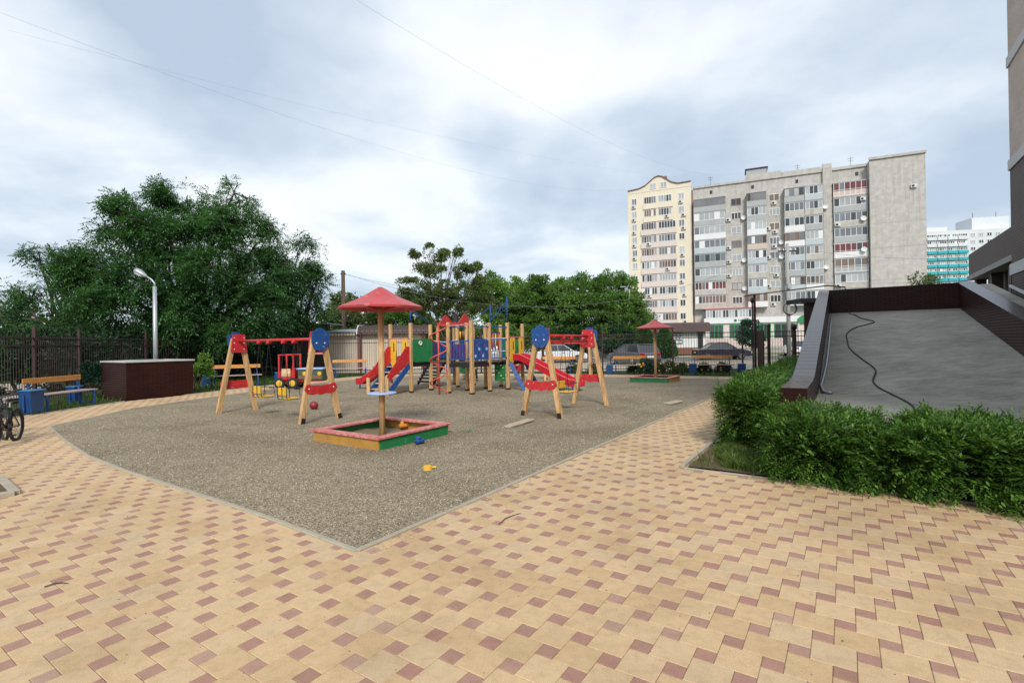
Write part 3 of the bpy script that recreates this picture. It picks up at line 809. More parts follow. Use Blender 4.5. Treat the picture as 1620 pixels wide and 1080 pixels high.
# raised porch with a solid parapet further back
po = thing('porch', 'dark solid-sided porch above a stair beside the right brick building', 'porch', W(31, 8))
po.location = (0, 0, 0)
ub('parapet', 26.5, 35.2, 5.5, 5.75, 4.75, 5.86, M['bld_dark'], po)
ub('parapet', 34.95, 35.2, 5.752, 9.6, 4.75, 5.86, M['bld_dark'], po)
ub('deck', 26.4, 35.3, 5.44, 9.7, 4.52, 4.748, M['concrete'], po)
for u in (28.5, 31.7, 34.9): ub('pillar', u - .2, u + .2, 5.7, 6.1, 0, 4.55, M['bld_dark'], po)
ub('back_wall', 26.4, 35, 9.2, 9.5, 0, 4.55, M['bld_dark'], po)
ub('under_wall', 26.5, 35.0, 6.2, 6.4, 0, 4.52, M['bld_dark'], po)

# tiled plinth on the left
pl = thing('tiled_plinth', 'waist-high dark brown tiled block with pale flat top below the lamp', 'plinth', (-12.27, 15.94, 0))
pl.location = (0, 0, 0)
c0 = Vector((-12.27, 15.94)); pu = c0.x * UX + c0.y * UY; pv = c0.x * UY - c0.y * UX
ub('body', pu, pu + 1.97, pv - 2.0, pv, -.05, 1.17, M['clad'], pl)
ub('top_slab', pu - .04, pu + 2.01, pv - 2.04, pv + .04, 1.17, 1.215, M['plinth_top'], pl)
ub('hatch', pu + .55, pu + 1.35, pv - 1.4, pv - .6, 1.215, 1.235, M['galv'], pl)

# ================================================================== FENCES AND GATE
M['fence_bar'] = paint('fence_bar', (0.030, 0.018, 0.016), .5, .3)
def fence(label, pts, ztop=1.98, zpost=2.30, gap=3.0, sp=.125, group=None, zb=-.06):
    root = thing('metal_fence', label, 'fence', (pts[0][0], pts[0][1], 0), group=group)
    o = Vector((pts[0][0], pts[0][1], 0))
    bars = MB(); rails = [MB(), MB(), MB()]
    post_me = None
    for a, b in zip(pts[:-1], pts[1:]):
        A = Vector((*a, 0)) - o; B = Vector((*b, 0)) - o; d = B - A; l = d.length; n = max(1, round(l / gap)); hd = math.atan2(d.y, d.x)
        for k in range(n + (1 if b == pts[-1] else 0)):
            p = A + d * (k / n)
            if post_me is None: post_me = MB().box((0, 0, (zpost + zb) / 2), (.08, .08, zpost - zb), bev=.008).box((0, 0, zpost + .012), (.10, .10, .024)).mesh('post')
            link('post', post_me, M['brown_metal'], root, p, hd)
        for rb, z in zip(rails, (.22, ztop - .24, ztop - .02)): rb.beam(A + Vector((0, 0, z)), B + Vector((0, 0, z)), .035, .035)
        m = int(l / sp)
        for k in range(1, m):
            p = A + d * (k / m); bars.box((p.x, p.y, ztop / 2 + .06), (.013, .013, ztop - .02), hd)
    for rb in rails: rb.build('rail', M['brown_metal'], root)
    tag(bars.build('bars', M['fence_bar'], root), kind='stuff')
    return root
fence('brown bar fence behind the left benches under the big dark tree', [(-12.4, 8.6), (-12.75, 11.6), (-13.8, 14.5), (-15.0, 17.4), (-15.6, 21.4), (-15.0, 25.6)])
fence('dark bar fence behind the toy truck and the wooden climbing towers', [(-14.96, 25.6), (-12, 28.0), (-5, 28.3), (1.6, 26.6)])
fence('dark bar fence behind the far sandbox, in front of the parked cars', [(1.65, 26.58), (4.6, 25.55), (8.0, 25.0), (10.9, 23.75)])
fence('short bar fence between the open gate and the ramp', [(12.05, 23.5), (14.6, 23.2), (16.6, 23.6)])
gt = thing('entrance_gate', 'open dark brown gate leaf standing at the end of the path', 'gate', (11.55, 23.5, 0))
g0 = Vector((.02, .1, 0)); g1 = Vector((-.36, -1.15, 0))
lf = MB()
for z in (.12, 1.05, 1.95): lf.beam(g0 + Vector((0, 0, z)), g1 + Vector((0, 0, z)), .05, .06)
for p in (g0, g1): lf.beam(p + Vector((0, 0, .08)), p + Vector((0, 0, 2.0)), .055, .055)
lf.build('leaf_frame', M['brown_metal'], gt)
for k in range(9):
    p = g0.lerp(g1, (k + .5) / 9); MB().beam(p + Vector((0, 0, .13)), p + Vector((0, 0, 1.93 + .10 * math.sin(math.pi * (k + .5) / 9))), .10, .03, up=(1, 0, 0)).build('slat', M['brown_metal'], gt)
MB().box((-.12, .1, 1.85), (.09, .09, 3.75), bev=.01).build('tall_post', M['brown_metal'], gt)
MB().box((.46, -.02, 1.1), (.11, .11, 2.25), bev=.01).box((.46, -.02, 2.24), (.14, .14, .05)).build('post', M['brown_metal'], gt)
MB().box((.1, -.25, 1.15), (.03, .10, .22)).build('lock_box', M['galv'], gt)
lp = thing('gate_lamp_post', 'slim black post with small cap beside the gate', 'lamp post', (11.18, 23.3, 0))
MB().tube([(0, 0, -.05), (0, 0, 3.35)], .035, 8).build('post', M['black'], lp)
MB().lathe([(.04, 3.3), (.08, 3.36), (.09, 3.46), (.04, 3.52), (.015, 3.58)], 12).build('cap', M['black'], lp, True)
tag(MB().tube([(10.95, 23.6, 3.64), (11.5, 23.5, 3.72), tuple(W(22.6, -.5, 3.62)), tuple(W(22.42, .05, 3.50))], .024, 8).build('overhead_pipe', M['brown_metal'], smooth=True), 'thin dark pipe running overhead from the gate post to the ramp', 'pipe')
bo = thing('guard_shelter', 'dark red shelter wall with flat grey roof slab beside the ramp', 'shelter', (18.2, 30, 0))
MB().box((.55, .5, 1.85), (1.4, 1.0, 3.75)).build('wall', M['clad'], bo)
MB().box((0, .3, 3.86), (2.4, 1.6, .26), bev=.03).build('roof_slab', M['dark_steel'], bo)
bp = thing('boundary_post', 'short dark post with round head standing behind the bar fence near the ramp', 'post', (14.0, 24.9, 0))
MB().box((0, 0, 1.0), (.16, .16, 2.1), bev=.02).build('shaft', M['brown_metal'], bp)
MB().lathe([(.06, 2.05), (.13, 2.1), (.14, 2.3), (.03, 2.36)], 12).build('head', M['black'], bp, True)
# ================================================================== APARTMENT BLOCKS
ROT_B = math.atan2(-.41, .913)
M['cream'] = paint('cream_render', (0.68, 0.62, 0.49), .9, .08, scale=.25, bmp=.1, world=True, spec=.15)
M['pink'] = paint('pink_render', (0.60, 0.54, 0.50), .9, .08, scale=.3, bmp=.1, world=True, spec=.15)
M['roof_red'] = paint('roof_red', (0.22, 0.12, 0.10), .7, .2)
M['frame_white'] = paint('frame_white', (0.68, 0.68, 0.66), .5, .1, bmp=0)
M['frame_brown'] = paint('frame_brown', (0.28, 0.20, 0.15), .6, .15, bmp=0)
M['panel_grey'] = paint('panel_grey', (0.36, 0.375, 0.375), .75, .2, scale=1, world=True)
M['panel_blue'] = paint('panel_blue', (0.42, 0.47, 0.485), .7, .15, scale=1, world=True)
M['panel_white'] = paint('panel_white', (0.66, 0.67, 0.67), .7, .1, scale=1, world=True)
M['panel_pink'] = paint('panel_pink', (0.52, 0.43, 0.38), .75, .15, scale=1, world=True)
M['sign_green'] = paint('sign_green', (0.015, 0.22, 0.075), .5, .1, bmp=0)
M['ac'] = paint('ac_casing', (0.60, 0.60, 0.58), .5, .15, bmp=0)
def panel_brick():
    m = brick('grey_brick', (0.495, 0.475, 0.435), (0.46, 0.44, 0.405), (0.57, 0.555, 0.525), .5, .15, .016, rough=.9, bmp=.15, blot=.2, spec=.15)
    t = m.node_tree; p = t.nodes['Principled BSDF']
    src = p.inputs['Base Color'].links[0].from_socket
    v = pos(t, (2.4, 2.4, .10), world=True)
    st = nd(t, 'ShaderNodeTexNoise', Scale=1.0, Detail=6.0, Roughness=.7); t.links.new(v, st.inputs['Vector'])
    c = mixc(t, .9, src, ramp_node(t, st.outputs[0], [(.30, (.80, .74, .68)), (.46, (1, 1, 1)), (.72, (1.05, 1.05, 1.05))]).outputs[0], 'MULTIPLY')
    t.links.new(c, p.inputs['Base Color'])
    return m
M['gbrick'] = panel_brick()
_wc = {}
rs_ = random.Random(11)
def window(par, x0, x1, z0, z1, y, n, fm='frame_white', gm='glass', bar=.07, name='window', transom=None, y_in=.05, rng=None):
    """window facing -y: frame with n lights, pane behind it; meshes are shared between alike windows"""
    w, h = round(x1 - x0, 2), round(z1 - z0, 2)
    key = (w, h, n, fm, bar, transom)
    if key not in _wc:
        b = MB(); d = .07
        for zz in (bar / 2, h - bar / 2): b.box((w / 2, 0, zz), (w, d, bar))
        for k in range(n + 1):
            xx = bar / 2 + (w - bar) * k / n; b.box((xx, 0, h / 2), (bar, d - .006, h - 2 * bar))
        if transom: b.box((w / 2, 0, h * transom), (w - 2 * bar, d - .012, bar * .9))
        _wc[key] = b.mesh('window')
    o = link(name, _wc[key], M[fm], par, (x0, y - .035 + y_in * 0, z0))
    o.data.materials[0] = M[fm]
    gk = ('g', w, h, gm)
    if gk not in _wc:
        _wc[gk] = MB().box((w / 2, .02, h / 2), (w - .02, .03, h - .02)).mesh('pane')
    link('pane', _wc[gk], M[gm], o)
    if n >= 4:
        lw = (w - bar) / n
        for q in rs_.sample(range(n), rs_.choice([1, 2, 2, 3])):
            sk = ('s', round(lw, 3), h)
            if sk not in _wc: _wc[sk] = MB().box((0, 0, h / 2), (lw - bar, .02, h - 2 * bar)).mesh('sash')
            so = bpy.data.objects.new('sash', _wc[sk]); COL.objects.link(so); so.parent = o; so.location = (bar / 2 + lw * (q + .5), -.004, 0)
            if not _wc[sk].materials: _wc[sk].materials.append(M['glass'])
            so.material_slots[0].link = 'OBJECT'; so.material_slots[0].material = M[rs_.choice(['glass', 'glass', 'panel_white', 'glass_pale', 'glass_mid'])]
    return o
_acm = None
def ac_unit(par, x, z, y):
    global _acm
    if _acm is None:
        b = MB().box((0, -.16, 0), (.78, .30, .55), bev=.02); _acm = b.mesh('air_conditioner')
        b = MB().lathe([(.20, 0), (.20, .012), (.17, .02)], 14, m=Matrix.Rotation(R(90), 4, 'X')); _acm2 = b.mesh('fan_grille')
        ac_unit.g = _acm2
    o = link('air_conditioner', _acm, M['ac'], par, (x, y, z))
    link('fan_grille', ac_unit.g, M['dark_steel'], o, (-.12, -.315, 0))
_dm = None
def dish(par, x, z, y):
    global _dm
    if _dm is None:
        b = MB().lathe([(.001, 0), (.25, .04), (.42, .12), (.43, .125), (.25, .055), (.001, .02)], 14, m=Matrix.Rotation(R(80), 4, 'X')).beam((0, 0, 0), (0, .3, -.1), .05); _dm = b.mesh('satellite_dish')
    link('satellite_dish', _dm, M['ac'], par, (x, y - .32, z))
rb = random.Random(3)
# ---- cream block with a gable
cb = thing('cream_apartment_block', 'narrow cream and pink apartment block with a pointed gable, left of the grey block', 'building', (23.5, 99.9, 0), ROT_B)
CW = 11.9
MB().box((CW / 2, 6.5, 15.4), (CW, 13, 30.8)).build('wall', M['cream'], cb)
for k in range(10):
    zc_ = 29.05 - 2.54 * k
    pk = k >= 2
    x0, x1 = (2.45, 9.15) if pk else (3.0, 8.55)
    MB().box(((x0 + x1) / 2, -.12, zc_ - 1.18), (x1 - x0, .24, 1.0)).build('balcony_band', M['pink' if k >= 2 else 'cream'], cb)
    MB().box((5.62, -.11, zc_ + .04), (.42, .22, 1.44)).build('pier', M['pink' if pk else 'cream'], cb)
    la, lb = (2.55, 5.4) if pk else (3.15, 5.4)
    ra, rb_ = (5.84, 9.05) if pk else (5.84, 8.35)
    for xa, xb in ((la, lb), (ra, rb_)):
        gm = rb.choice(['glass', 'glass', 'glass_warm', 'glass_mid', 'glass_pale'])
        window(cb, xa, xb, zc_ - .62, zc_ + .74, -.03, 6 if xb - xa > 2.7 else 5, rb.choice(['frame_white', 'frame_white', 'pink']), gm, .085)
    for xa, xb in ((.75, 1.75), (9.6, 10.65)):
        window(cb, xa, xb, zc_ - .55, zc_ + .72, .0, 2, 'frame_white', rb.choice(['glass_pale', 'glass', 'glass_mid', 'glass_pale']), .09)
    if rb.random() < .8: ac_unit(cb, 10.3 + rb.uniform(-.3, .3), zc_ - 1.0, 0)
    if rb.random() < .4: ac_unit(cb, 1.2, zc_ - 1.0, 0)
    if rb.random() < .45: ac_unit(cb, rb.choice([4.0, 7.5]), zc_ - .95, -.24)
MB().box((CW / 2, -.16, 3.2), (CW + .05, .3, .5)).build('cornice', M['pink'], cb)
gp = [(0, 0), (0, .55), (2.2, .75), (3.4, 1.2), (5.2, 2.55), (5.9, 2.75), (6.6, 2.55), (8.4, 1.2), (9.6, .8), (CW, .9), (CW, 0)]
MB().plate(gp, (0, .1, 30.8), (1, 0, 0), (0, 0, 1), .3).build('gable_wall', M['cream'], cb)
b = MB()
for a, c in zip(gp[1:-2], gp[2:-1]): b.beam((a[0], -.0, 30.8 + a[1] + .08), (c[0], -.0, 30.8 + c[1] + .08), .6, .08)
b.build('roof_edge', M['roof_red'], cb)
MB().plate([(1, 0), (5.9, 2.5), (10.9, 0)], (0, 6.5, 30.9), (1, 0, 0), (0, 0, 1), 12).build('roof', M['roof_red'], cb)
MB().box((6.8, 2, 33.2), (1.0, 1.0, 1.4)).build('chimney', M['roof_red'], cb)
window(cb, 4.3, 5.5, 31.2, 32.3, -.06, 2, 'frame_white', 'glass_pale', .09); window(cb, 6.3, 7.5, 31.2, 32.3, -.06, 2, 'frame_white', 'glass_pale', .09)

# ---- grey block
gb = thing('grey_apartment_block', 'long weathered grey brick apartment block with rows of glazed balconies', 'building', (34.7, 95.0, 0), ROT_B)
HR = 30.2
MB().box((13.7, 7.0, HR / 2), (27.4, 14, HR)).build('wall', M['gbrick'], gb)
MB().box((31.1, 5.4, (HR + .45) / 2), (7.35, 14.2, HR + .45)).build('end_wing', M['gbrick'], gb)
MB().box((-.22, 6, 15), (.42, 12, 30)).build('joint_strip', M['roof_red'], gb)
for (x0, x1, z0, h) in ((0, 9.0, HR, .35), (9.0, 14.8, HR, 1.2), (14.8, 21.0, HR, .9), (21.0, 22.4, HR, 1.3), (22.4, 27.4, HR, .45), (27.35, 34.9, HR + .45, .4)):
    MB().box(((x0 + x1) / 2, (-.06 if x0 < 27 else -1.76), z0 + h / 2), (x1 - x0 - .02, .35, h)).build('parapet', M['gbrick'], gb)
MB().box((21.7, -.25, HR / 2), (1.35, .5, HR + 1.2)).build('wall_rib', M['gbrick'], gb)
ph = MB().box((10.9, 3, HR + 1.6), (3.4, 3, 2.1)).build('roof_hut', M['panel_grey'], gb)
MB().box((10.9, 3, HR + 2.72), (3.8, 3.4, .16)).build('hut_roof', M['dark_steel'], ph)
for x in (3.0, 17.5, 25.5): MB().tube([(x, 2, HR), (x, 2, HR + 2.6)], .03, 5).beam((x - .5, 2, HR + 2.3), (x + .5, 2, HR + 2.3), .04).beam((x - .35, 2, HR + 1.9), (x + .35, 2, HR + 1.9), .04).build('antenna', M['dark_steel'], gb)
def balcony(x0, x1, zc_, dep, pm, fm, gm, n, lift=0, full=False):
    z0 = zc_ - 1.42; zt = zc_ + .98
    w = x1 - x0
    pn = MB().box(((x0 + x1) / 2, -dep / 2, z0 + .06), (w, dep, .14)).box(((x0 + x1) / 2, -dep + .04, z0 + .55), (w - .02, .09, .86)).box((x0 + .05, -dep / 2, z0 + .55), (.09, dep - .1, .86)).box((x1 - .05, -dep / 2, z0 + .55), (.09, dep - .1, .86))
    o = pn.build('balcony', M[pm], gb)
    if fm:
        zs = z0 + (.16 if full else .99)
        window(o, x0 + .04, x1 - .04, zs, zt, -dep + .06, n, fm, gm, .075, transom=(.45 if full else None))
        sg = MB()
        for xx in (x0 + .05, x1 - .05): sg.box((xx, -dep / 2, (zs + zt) / 2), (.05, dep - .2, zt - zs))
        sg.build('side_glazing', M[gm], o)
        MB().box(((x0 + x1) / 2, -dep / 2, zt + .05), (w + .1, dep + .12, .09)).build('awning', M['panel_grey' if pm != 'panel_white' else 'panel_white'], o)
    else:
        window(o, x0 + .6, x1 - .6, z0 + .35, zt - .1, -.02, 2, 'frame_white', 'glass', .09)
    return o
PM = ['panel_grey', 'panel_blue', 'panel_white', 'panel_grey', 'panel_blue']
B1 = [('panel_grey', 'frame_brown', 'glass_mid'), ('panel_grey', 'frame_white', 'glass_pale'), ('panel_white', 'frame_white', 'glass_pale'), ('panel_blue', 'frame_white', 'glass_mid'), ('panel_grey', 'panel_blue', 'glass_mid'), ('panel_grey', 'frame_white', 'glass_pale'), ('gbrick', 'frame_white', 'glass_red'), ('gbrick', 'frame_white', 'glass_warm')]
B2 = [('panel_grey', 'frame_brown', 'glass_mid'), ('panel_grey', 'frame_white', 'glass_pale'), ('panel_white', 'frame_white', 'glass_pale'), ('panel_pink', 'frame_brown', 'glass_mid'), ('panel_blue', 'frame_white', 'glass_pale'), ('gbrick', 'frame_white', 'glass_pale'), ('panel_blue', 'frame_white', 'glass_mid'), ('panel_white', 'frame_brown', 'glass_warm')]
B3a = [('panel_grey', 'frame_brown', 'glass_pale'), ('gbrick', 'frame_white', 'glass_mid'), ('panel_white', 'panel_white', 'glass_pale'), ('panel_white', 'frame_brown', 'glass_warm'), ('panel_blue', 'frame_white', 'glass_mid'), ('panel_grey', 'frame_white', 'glass_pale'), ('panel_blue', 'frame_brown', 'glass_mid'), ('panel_white', 'frame_white', 'glass_mid')]
B3b = [('panel_blue', 'frame_white', 'glass_pale'), ('gbrick', 'frame_white', 'glass_pale'), ('panel_grey', 'panel_white', 'glass_pale'), ('panel_blue', 'frame_white', 'glass_pale'), ('gbrick', 'frame_white', 'glass_warm'), ('panel_grey', 'frame_white', 'glass_pale'), ('panel_white', 'frame_white', 'glass_warm'), ('panel_grey', 'frame_white', 'glass')]
B4 = [('panel_pink', 'frame_white', 'glass_red'), ('panel_grey', 'frame_white', 'glass_pale'), ('gbrick', 'frame_white', 'glass_mid'), ('panel_grey', 'frame_white', 'glass_mid'), ('panel_white', 'frame_white', 'glass_red'), ('panel_grey', 'frame_white', 'glass_warm'), ('gbrick', 'frame_white', 'glass_pale'), ('gbrick', 'frame_white', 'glass_mid')]
for k in range(8):
    zc_ = 26.8 - 2.57 * k
    balcony(0.15, 5.6, zc_, 1.25, *B1[k], 9 if k > 5 else 6)
    balcony(9.15, 12.3, zc_, 1.25, *B2[k], 5)
    balcony(15.1, 18.15, zc_, 1.25, *B3a[k], 4)
    balcony(18.2, 20.9, zc_, 1.25, *B3b[k], 4, full=(k == 6))
    balcony(22.45, 27.3, zc_, .9, *B4[k], 6 if k != 5 else 5, full=(k in (0, 4, 5)))
    window(gb, 6.55, 8.25, zc_ - .62, zc_ + .68, .0, 2 + (k % 2), 'frame_white' if k % 3 else 'frame_brown', rb.choice(['glass_pale', 'glass_mid', 'glass_pale', 'glass']), .09)
    window(gb, 12.75, 14.45, zc_ - .62, zc_ + .68, .0, 2 + (k % 2), 'frame_white', rb.choice(['glass_pale', 'glass', 'glass_mid', 'glass_warm']), .09)
    if k in (1, 3, 4, 5): ac_unit(gb, 6.1, zc_ - .6, 0)
    if k in (0, 2, 3, 5, 7): ac_unit(gb, 13.6 + rb.uniform(-.4, .4), zc_ - 1.0, 0)
    if k in (2, 4, 6): ac_unit(gb, 12.6, zc_ - .3, 0)
    if k in (2, 6): ac_unit(gb, 23.0, zc_ - .95, -.9)
    if k in (1,): ac_unit(gb, 26.6, zc_ + .4, -.9)
    if k in (1, 4, 6): dish(gb, 8.6, zc_ - .5, 0)
    if k in (3, 4): dish(gb, 14.6, zc_ - .4, 0)
    if k in (2, 4): dish(gb, 26.6, zc_ - .3, -.9)
    if k in (1, 5): dish(gb, 21.3, zc_ - .2, -.5)
ac_unit(gb, 33.2, 25.6, -1.72)
MB().box((35.1, 3, 25.2), (.7, 2.2, .2)).box((35.2, 3, 24.6), (.5, 2.0, .9)).build('side_balcony', M['dark_steel'], gb)
for k in range(4): MB().box((34.95, 2 + k * .1, 21 - k * 3.1), (.35, 1.2, .8)).build('side_balcony', M['panel_grey'], gb)
for z in (20.2, 16.2, 11.0): MB().box((31.1, -1.712, z), (7.3, .012, .06)).build('panel_joint', M['panel_grey'], gb)
for x in (3.2, 10.2, 17.2, 26.0): MB().box((x, -.05, HR - 1.0), (.4, .12, .55)).build('attic_vent', M['black'], gb)
# ---- shop annex on the ground floor
an = thing('bank_branch', 'low shop front with long white sign band and green window frames below the grey block', 'shop', (34.7, 95.0, 0), ROT_B)
MB().box((10.2, -1.55, 2.25), (16.6, 3.0, 4.5)).build('wall', M['pink'], an)
MB().box((6.2, -1.55, 6.3), (8.2, 2.9, 1.7)).build('upper_wall', M['panel_white'], an)
for k in range(3): window(an, 2.2 + k * 2.7, 4.75 + k * 2.7, 5.55, 7.0, -3.02, 5, 'frame_white', 'glass_pale', .09)
MB().box((6.2, -1.6, 7.24), (8.6, 3.4, .14)).build('roof_edge', M['red_faded'], an)
MB().box((10.3, -3.2, 5.02), (17.0, .3, .95)).build('sign_band', M['panel_white'], an)
sg = MB()
sg.lathe([(.24, 0), (.24, .05), (.12, .05), (.12, 0)], 14, (7.0, -3.36, 5.02), Matrix.Rotation(R(90), 4, 'X'))
for k, h_ in enumerate((.34, .26, .34, .26, .30, .26, .34)): sg.box((7.55 + k * .24, -3.37, 4.9 + h_ / 2), (.13, .04, h_))
sg.build('sign_mark', M['sign_green'], an)
for (x0, x1) in ((2.7, 5.0), (6.0, 8.3), (10.9, 12.6)):
    window(an, x0, x1, 1.9, 4.3, -3.06, 3, 'sign_green', 'glass', .13)
dr = window(an, 13.1, 16.2, .35, 4.3, -3.07, 3, 'sign_green', 'glass', .16, name='entrance')
for x0 in (14.5,): MB().box((x0 + .35, -3.2, 1.6), (.9, .06, 2.4)).build('door', M['dark_steel'], an)
MB().box((10.3, -3.15, .95), (16.7, .12, 1.7)).build('plinth_band', M['panel_pink'], an)
for k in range(4): MB().box((14.4, -3.6 - k * .35, .36 - k * .1), (5, .7, .1)).build('step', M['concrete'], an)
cn = thing('green_canopy', 'bright green rounded shop canopy at the end of the white sign band', 'canopy', (34.7, 95.0, 0), ROT_B)
MB().plate([(16.6, 4.35), (16.6, 5.0), (17.3, 5.55), (19.0, 5.7), (20.2, 5.2), (20.2, 4.35)], (0, -2.6, 0), (1, 0, 0), (0, 0, 1), 1.8).build('hood', M['sign_green'], cn)
for x in (16.8, 20.0): MB().tube([(x, -3.3, 0), (x, -3.3, 4.35)], .08, 8).build('post', M['white'], cn)

# ---- far tower block, white with turquoise balconies
M['turq'] = paint('turquoise_panel', (0.02, 0.36, 0.40), .6, .1, scale=.5, world=True)
M['farwhite'] = paint('far_white', (0.60, 0.63, 0.65), .8, .08, scale=.1, world=True)
fb = thing('turquoise_balcony_block', 'distant white tower block with turquoise balcony bands right of the grey block', 'building', (140.5, 170.0, 0), R(-10))
MB().box((14, 8, 18.6), (28, 16, 37.2)).build('wall', M['farwhite'], fb)
MB().box((4.5, 8, 38.0), (9, 8, 2.4)).build('roof_hut', M['farwhite'], fb); MB().box((22, 8, 39.4), (11, 8, 5.0)).build('roof_hut', M['farwhite'], fb)
for x in (2, 18, 25): MB().tube([(x, 6, 38), (x, 6, 44)], .08, 4).build('antenna', M['dark_steel'], fb)
for k in range(14):
    z = 35.2 - k * 2.3
    n0, n1 = (0, 4)
    for c in range(4):
        xa = .2 + c * 3.1
        tq = k >= 2 and not (k > 5 and c in (0, 3) and k % 3)
        MB().box((xa + 1.5, -.4, z - .75), (2.9, .8, 1.0)).build('balcony', M['turq' if tq else 'farwhite'], fb)
        window(fb, xa + .1, xa + 2.9, z - .2, z + .75, -.3, 4, 'frame_white', rb.choice(['glass_pale', 'glass_pale', 'glass_mid', 'glass']), .14)
    for c in range(6):
        xa = 13.4 + c * 2.4
        window(fb, xa, xa + 1.5, z - .45, z + .8, -.02, 2, 'frame_white', rb.choice(['glass_mid', 'glass', 'glass_pale']), .14)

# ================================================================== LOW BUILDINGS BEYOND THE FENCE
M['beige_panel'] = paint('beige_panel', (0.52, 0.45, 0.36), .85, .15, scale=.8, world=True)
M['brown_roof'] = brick('brown_roof', (0.072, 0.036, 0.030), (0.060, 0.03, 0.026), (0.03, 0.018, 0.016), .3, .22, .02, rough=.6, bmp=.5)
M['brown_post'] = paint('brown_post', (0.20, 0.085, 0.06), .8, .2)
lb = thing('beige_shed', 'low beige panelled shed with brown roof behind the fence at the red umbrella', 'shed', (-11.9, 32.5, 0), R(3))
for k in range(6): MB().box((.5 + k * 1.0, .6, 1.15), (.985, 1.2, 2.3)).build('wall_panel', M['beige_panel'], lb)
for x in (-.1, 2.02, 4.0, 6.1): MB().box((x, -.06, 1.15), (.28, .14, 2.34)).build('pilaster', M['brown_post'], lb)
MB().plate([(-.35, 0), (-.15, .42), (.15, .62), (1.4, .66), (1.4, 0)], (1.9, .0, 2.32), (0, 1, 0), (0, 0, 1), 0.05).build('gable_end', M['white'], lb)
MB().plate([(-.35, 0), (-.15, .38), (.15, .56), (1.4, .6), (1.4, 0)], (4.2, .0, 2.32), (0, 1, 0), (0, 0, 1), 4.55).build('roof', M['brown_roof'], lb)
MB().plate([(-.25, 0), (1.3, .16), (1.3, .26), (-.25, .1)], (.8, .0, 2.44), (0, 1, 0), (0, 0, 1), 2.1).build('low_roof', M['galv'], lb)
for k in range(11): MB().lathe([(.085, 0), (.085, .16)], 8, (-.2 + k * .19, -.1, 2.32), Matrix.Rotation(R(90), 4, 'X')).build('roof_tile', M['panel_pink'], lb)
gh = thing('grey_roofed_hut', 'low dark hut with pale metal fascia beyond the fence left of the blue shield', 'hut', (-15.3, 32.8, 0), R(-4))
MB().box((1.5, .9, 1.3), (3.2, 1.8, 2.6)).build('wall', M['bld_dark'], gh)
MB().box((1.0, -.1, 2.82), (1.9, .25, .36)).build('fascia', M['galv'], gh)
MB().box((2.75, -.08, 2.80), (1.5, .25, .40)).build('fascia', M['black'], gh)
MB().box((-.1, -.1, 2.5), (.35, .3, .55)).build('meter_box', M['galv'], gh)
MB().box((1.6, .9, 3.03), (4.0, 2.3, .07)).build('roof', M['galv'], gh)
ki = thing('brown_roofed_kiosk', 'low white kiosk with deep brown roof and a poster, behind the parked dark sedan', 'kiosk', (11.9, 56, 0), R(-2))
MB().box((4.9, 1.5, 1.55), (9.4, 3, 2.9)).build('wall', M['panel_white'], ki)
MB().box((4.9, -.03, .45), (9.44, .1, .75)).build('base', M['brown_post'], ki)
MB().plate([(-.7, 0), (-.2, .95), (.3, 1.05), (3.3, 1.05), (3.6, 0)], (4.9, 0, 2.55), (0, 1, 0), (0, 0, 1), 10.2).build('roof', M['brown_roof'], ki)
MB().box((6.5, -.06, 1.9), (1.1, .04, 1.3)).build('poster', M['glass_mid'], ki)
pt = MB()
for k in range(9): pt.box((6.1 + (k % 3) * .36 + .05 * (k // 3), -.085, 1.45 + (k // 3) * .42), (.26, .01, .2 + .1 * (k % 2)), 0)
pt.build('poster_print', M['panel_white'], ki)
MB().box((9.0, -.05, 1.6), (.55, .06, 1.9)).build('door', M['dark_steel'], ki)
k2 = thing('pale_kiosk', 'small pale cream box kiosk seen through the fence left of the tree row trunk', 'kiosk', (8.0, 52, 0), 0)
MB().box((1.0, 1, 1.2), (2.1, 2, 2.5), bev=.1).build('wall', M['panel_white'], k2)
MB().lathe([(.01, .28), (.7, .22), (1.15, 0)], 20, (1.0, 1, 2.45)).build('roof', M['white'], k2, True)
# ================================================================== PLAYGROUND
def gxy(x, y): return gz(x, y)
Vx, Vy, Vz = Vector((1, 0, 0)), Vector((0, 1, 0)), Vector((0, 0, 1))
SHIELD = [(-.21, -.06), (-.15, -.19), (-.05, -.235), (.05, -.235), (.15, -.19), (.21, -.06), (.215, .12), (.20, .165), (.12, .185), (.085, .235), (0, .255), (-.085, .235), (-.12, .185), (-.20, .165), (-.215, .12)]
TRAP = [(-.145, .215), (.145, .215), (.205, -.21), (.1, -.235), (-.1, -.235), (-.205, -.21)]
def wave_board(w, h=.19):
    n = 24; p = []
    for k in range(n + 1):
        t = k / n; x = -w / 2 + w * t
        p.append((x, -h / 2 - .03 * math.sin(math.pi * t) + .012 * math.cos(t * 6 * math.pi)))
    p += [(w / 2 + .07, -.01), (w / 2 + .02, h / 2)]
    for k in range(n + 1):
        t = 1 - k / n; x = (-w / 2 + w * t) * .92
        p.append((x, h / 2 - .03 * math.sin(math.pi * t) + .01 * math.cos(t * 6 * math.pi)))
    p += [(-w / 2 - .02, h / 2), (-w / 2 - .07, -.01)]
    return p
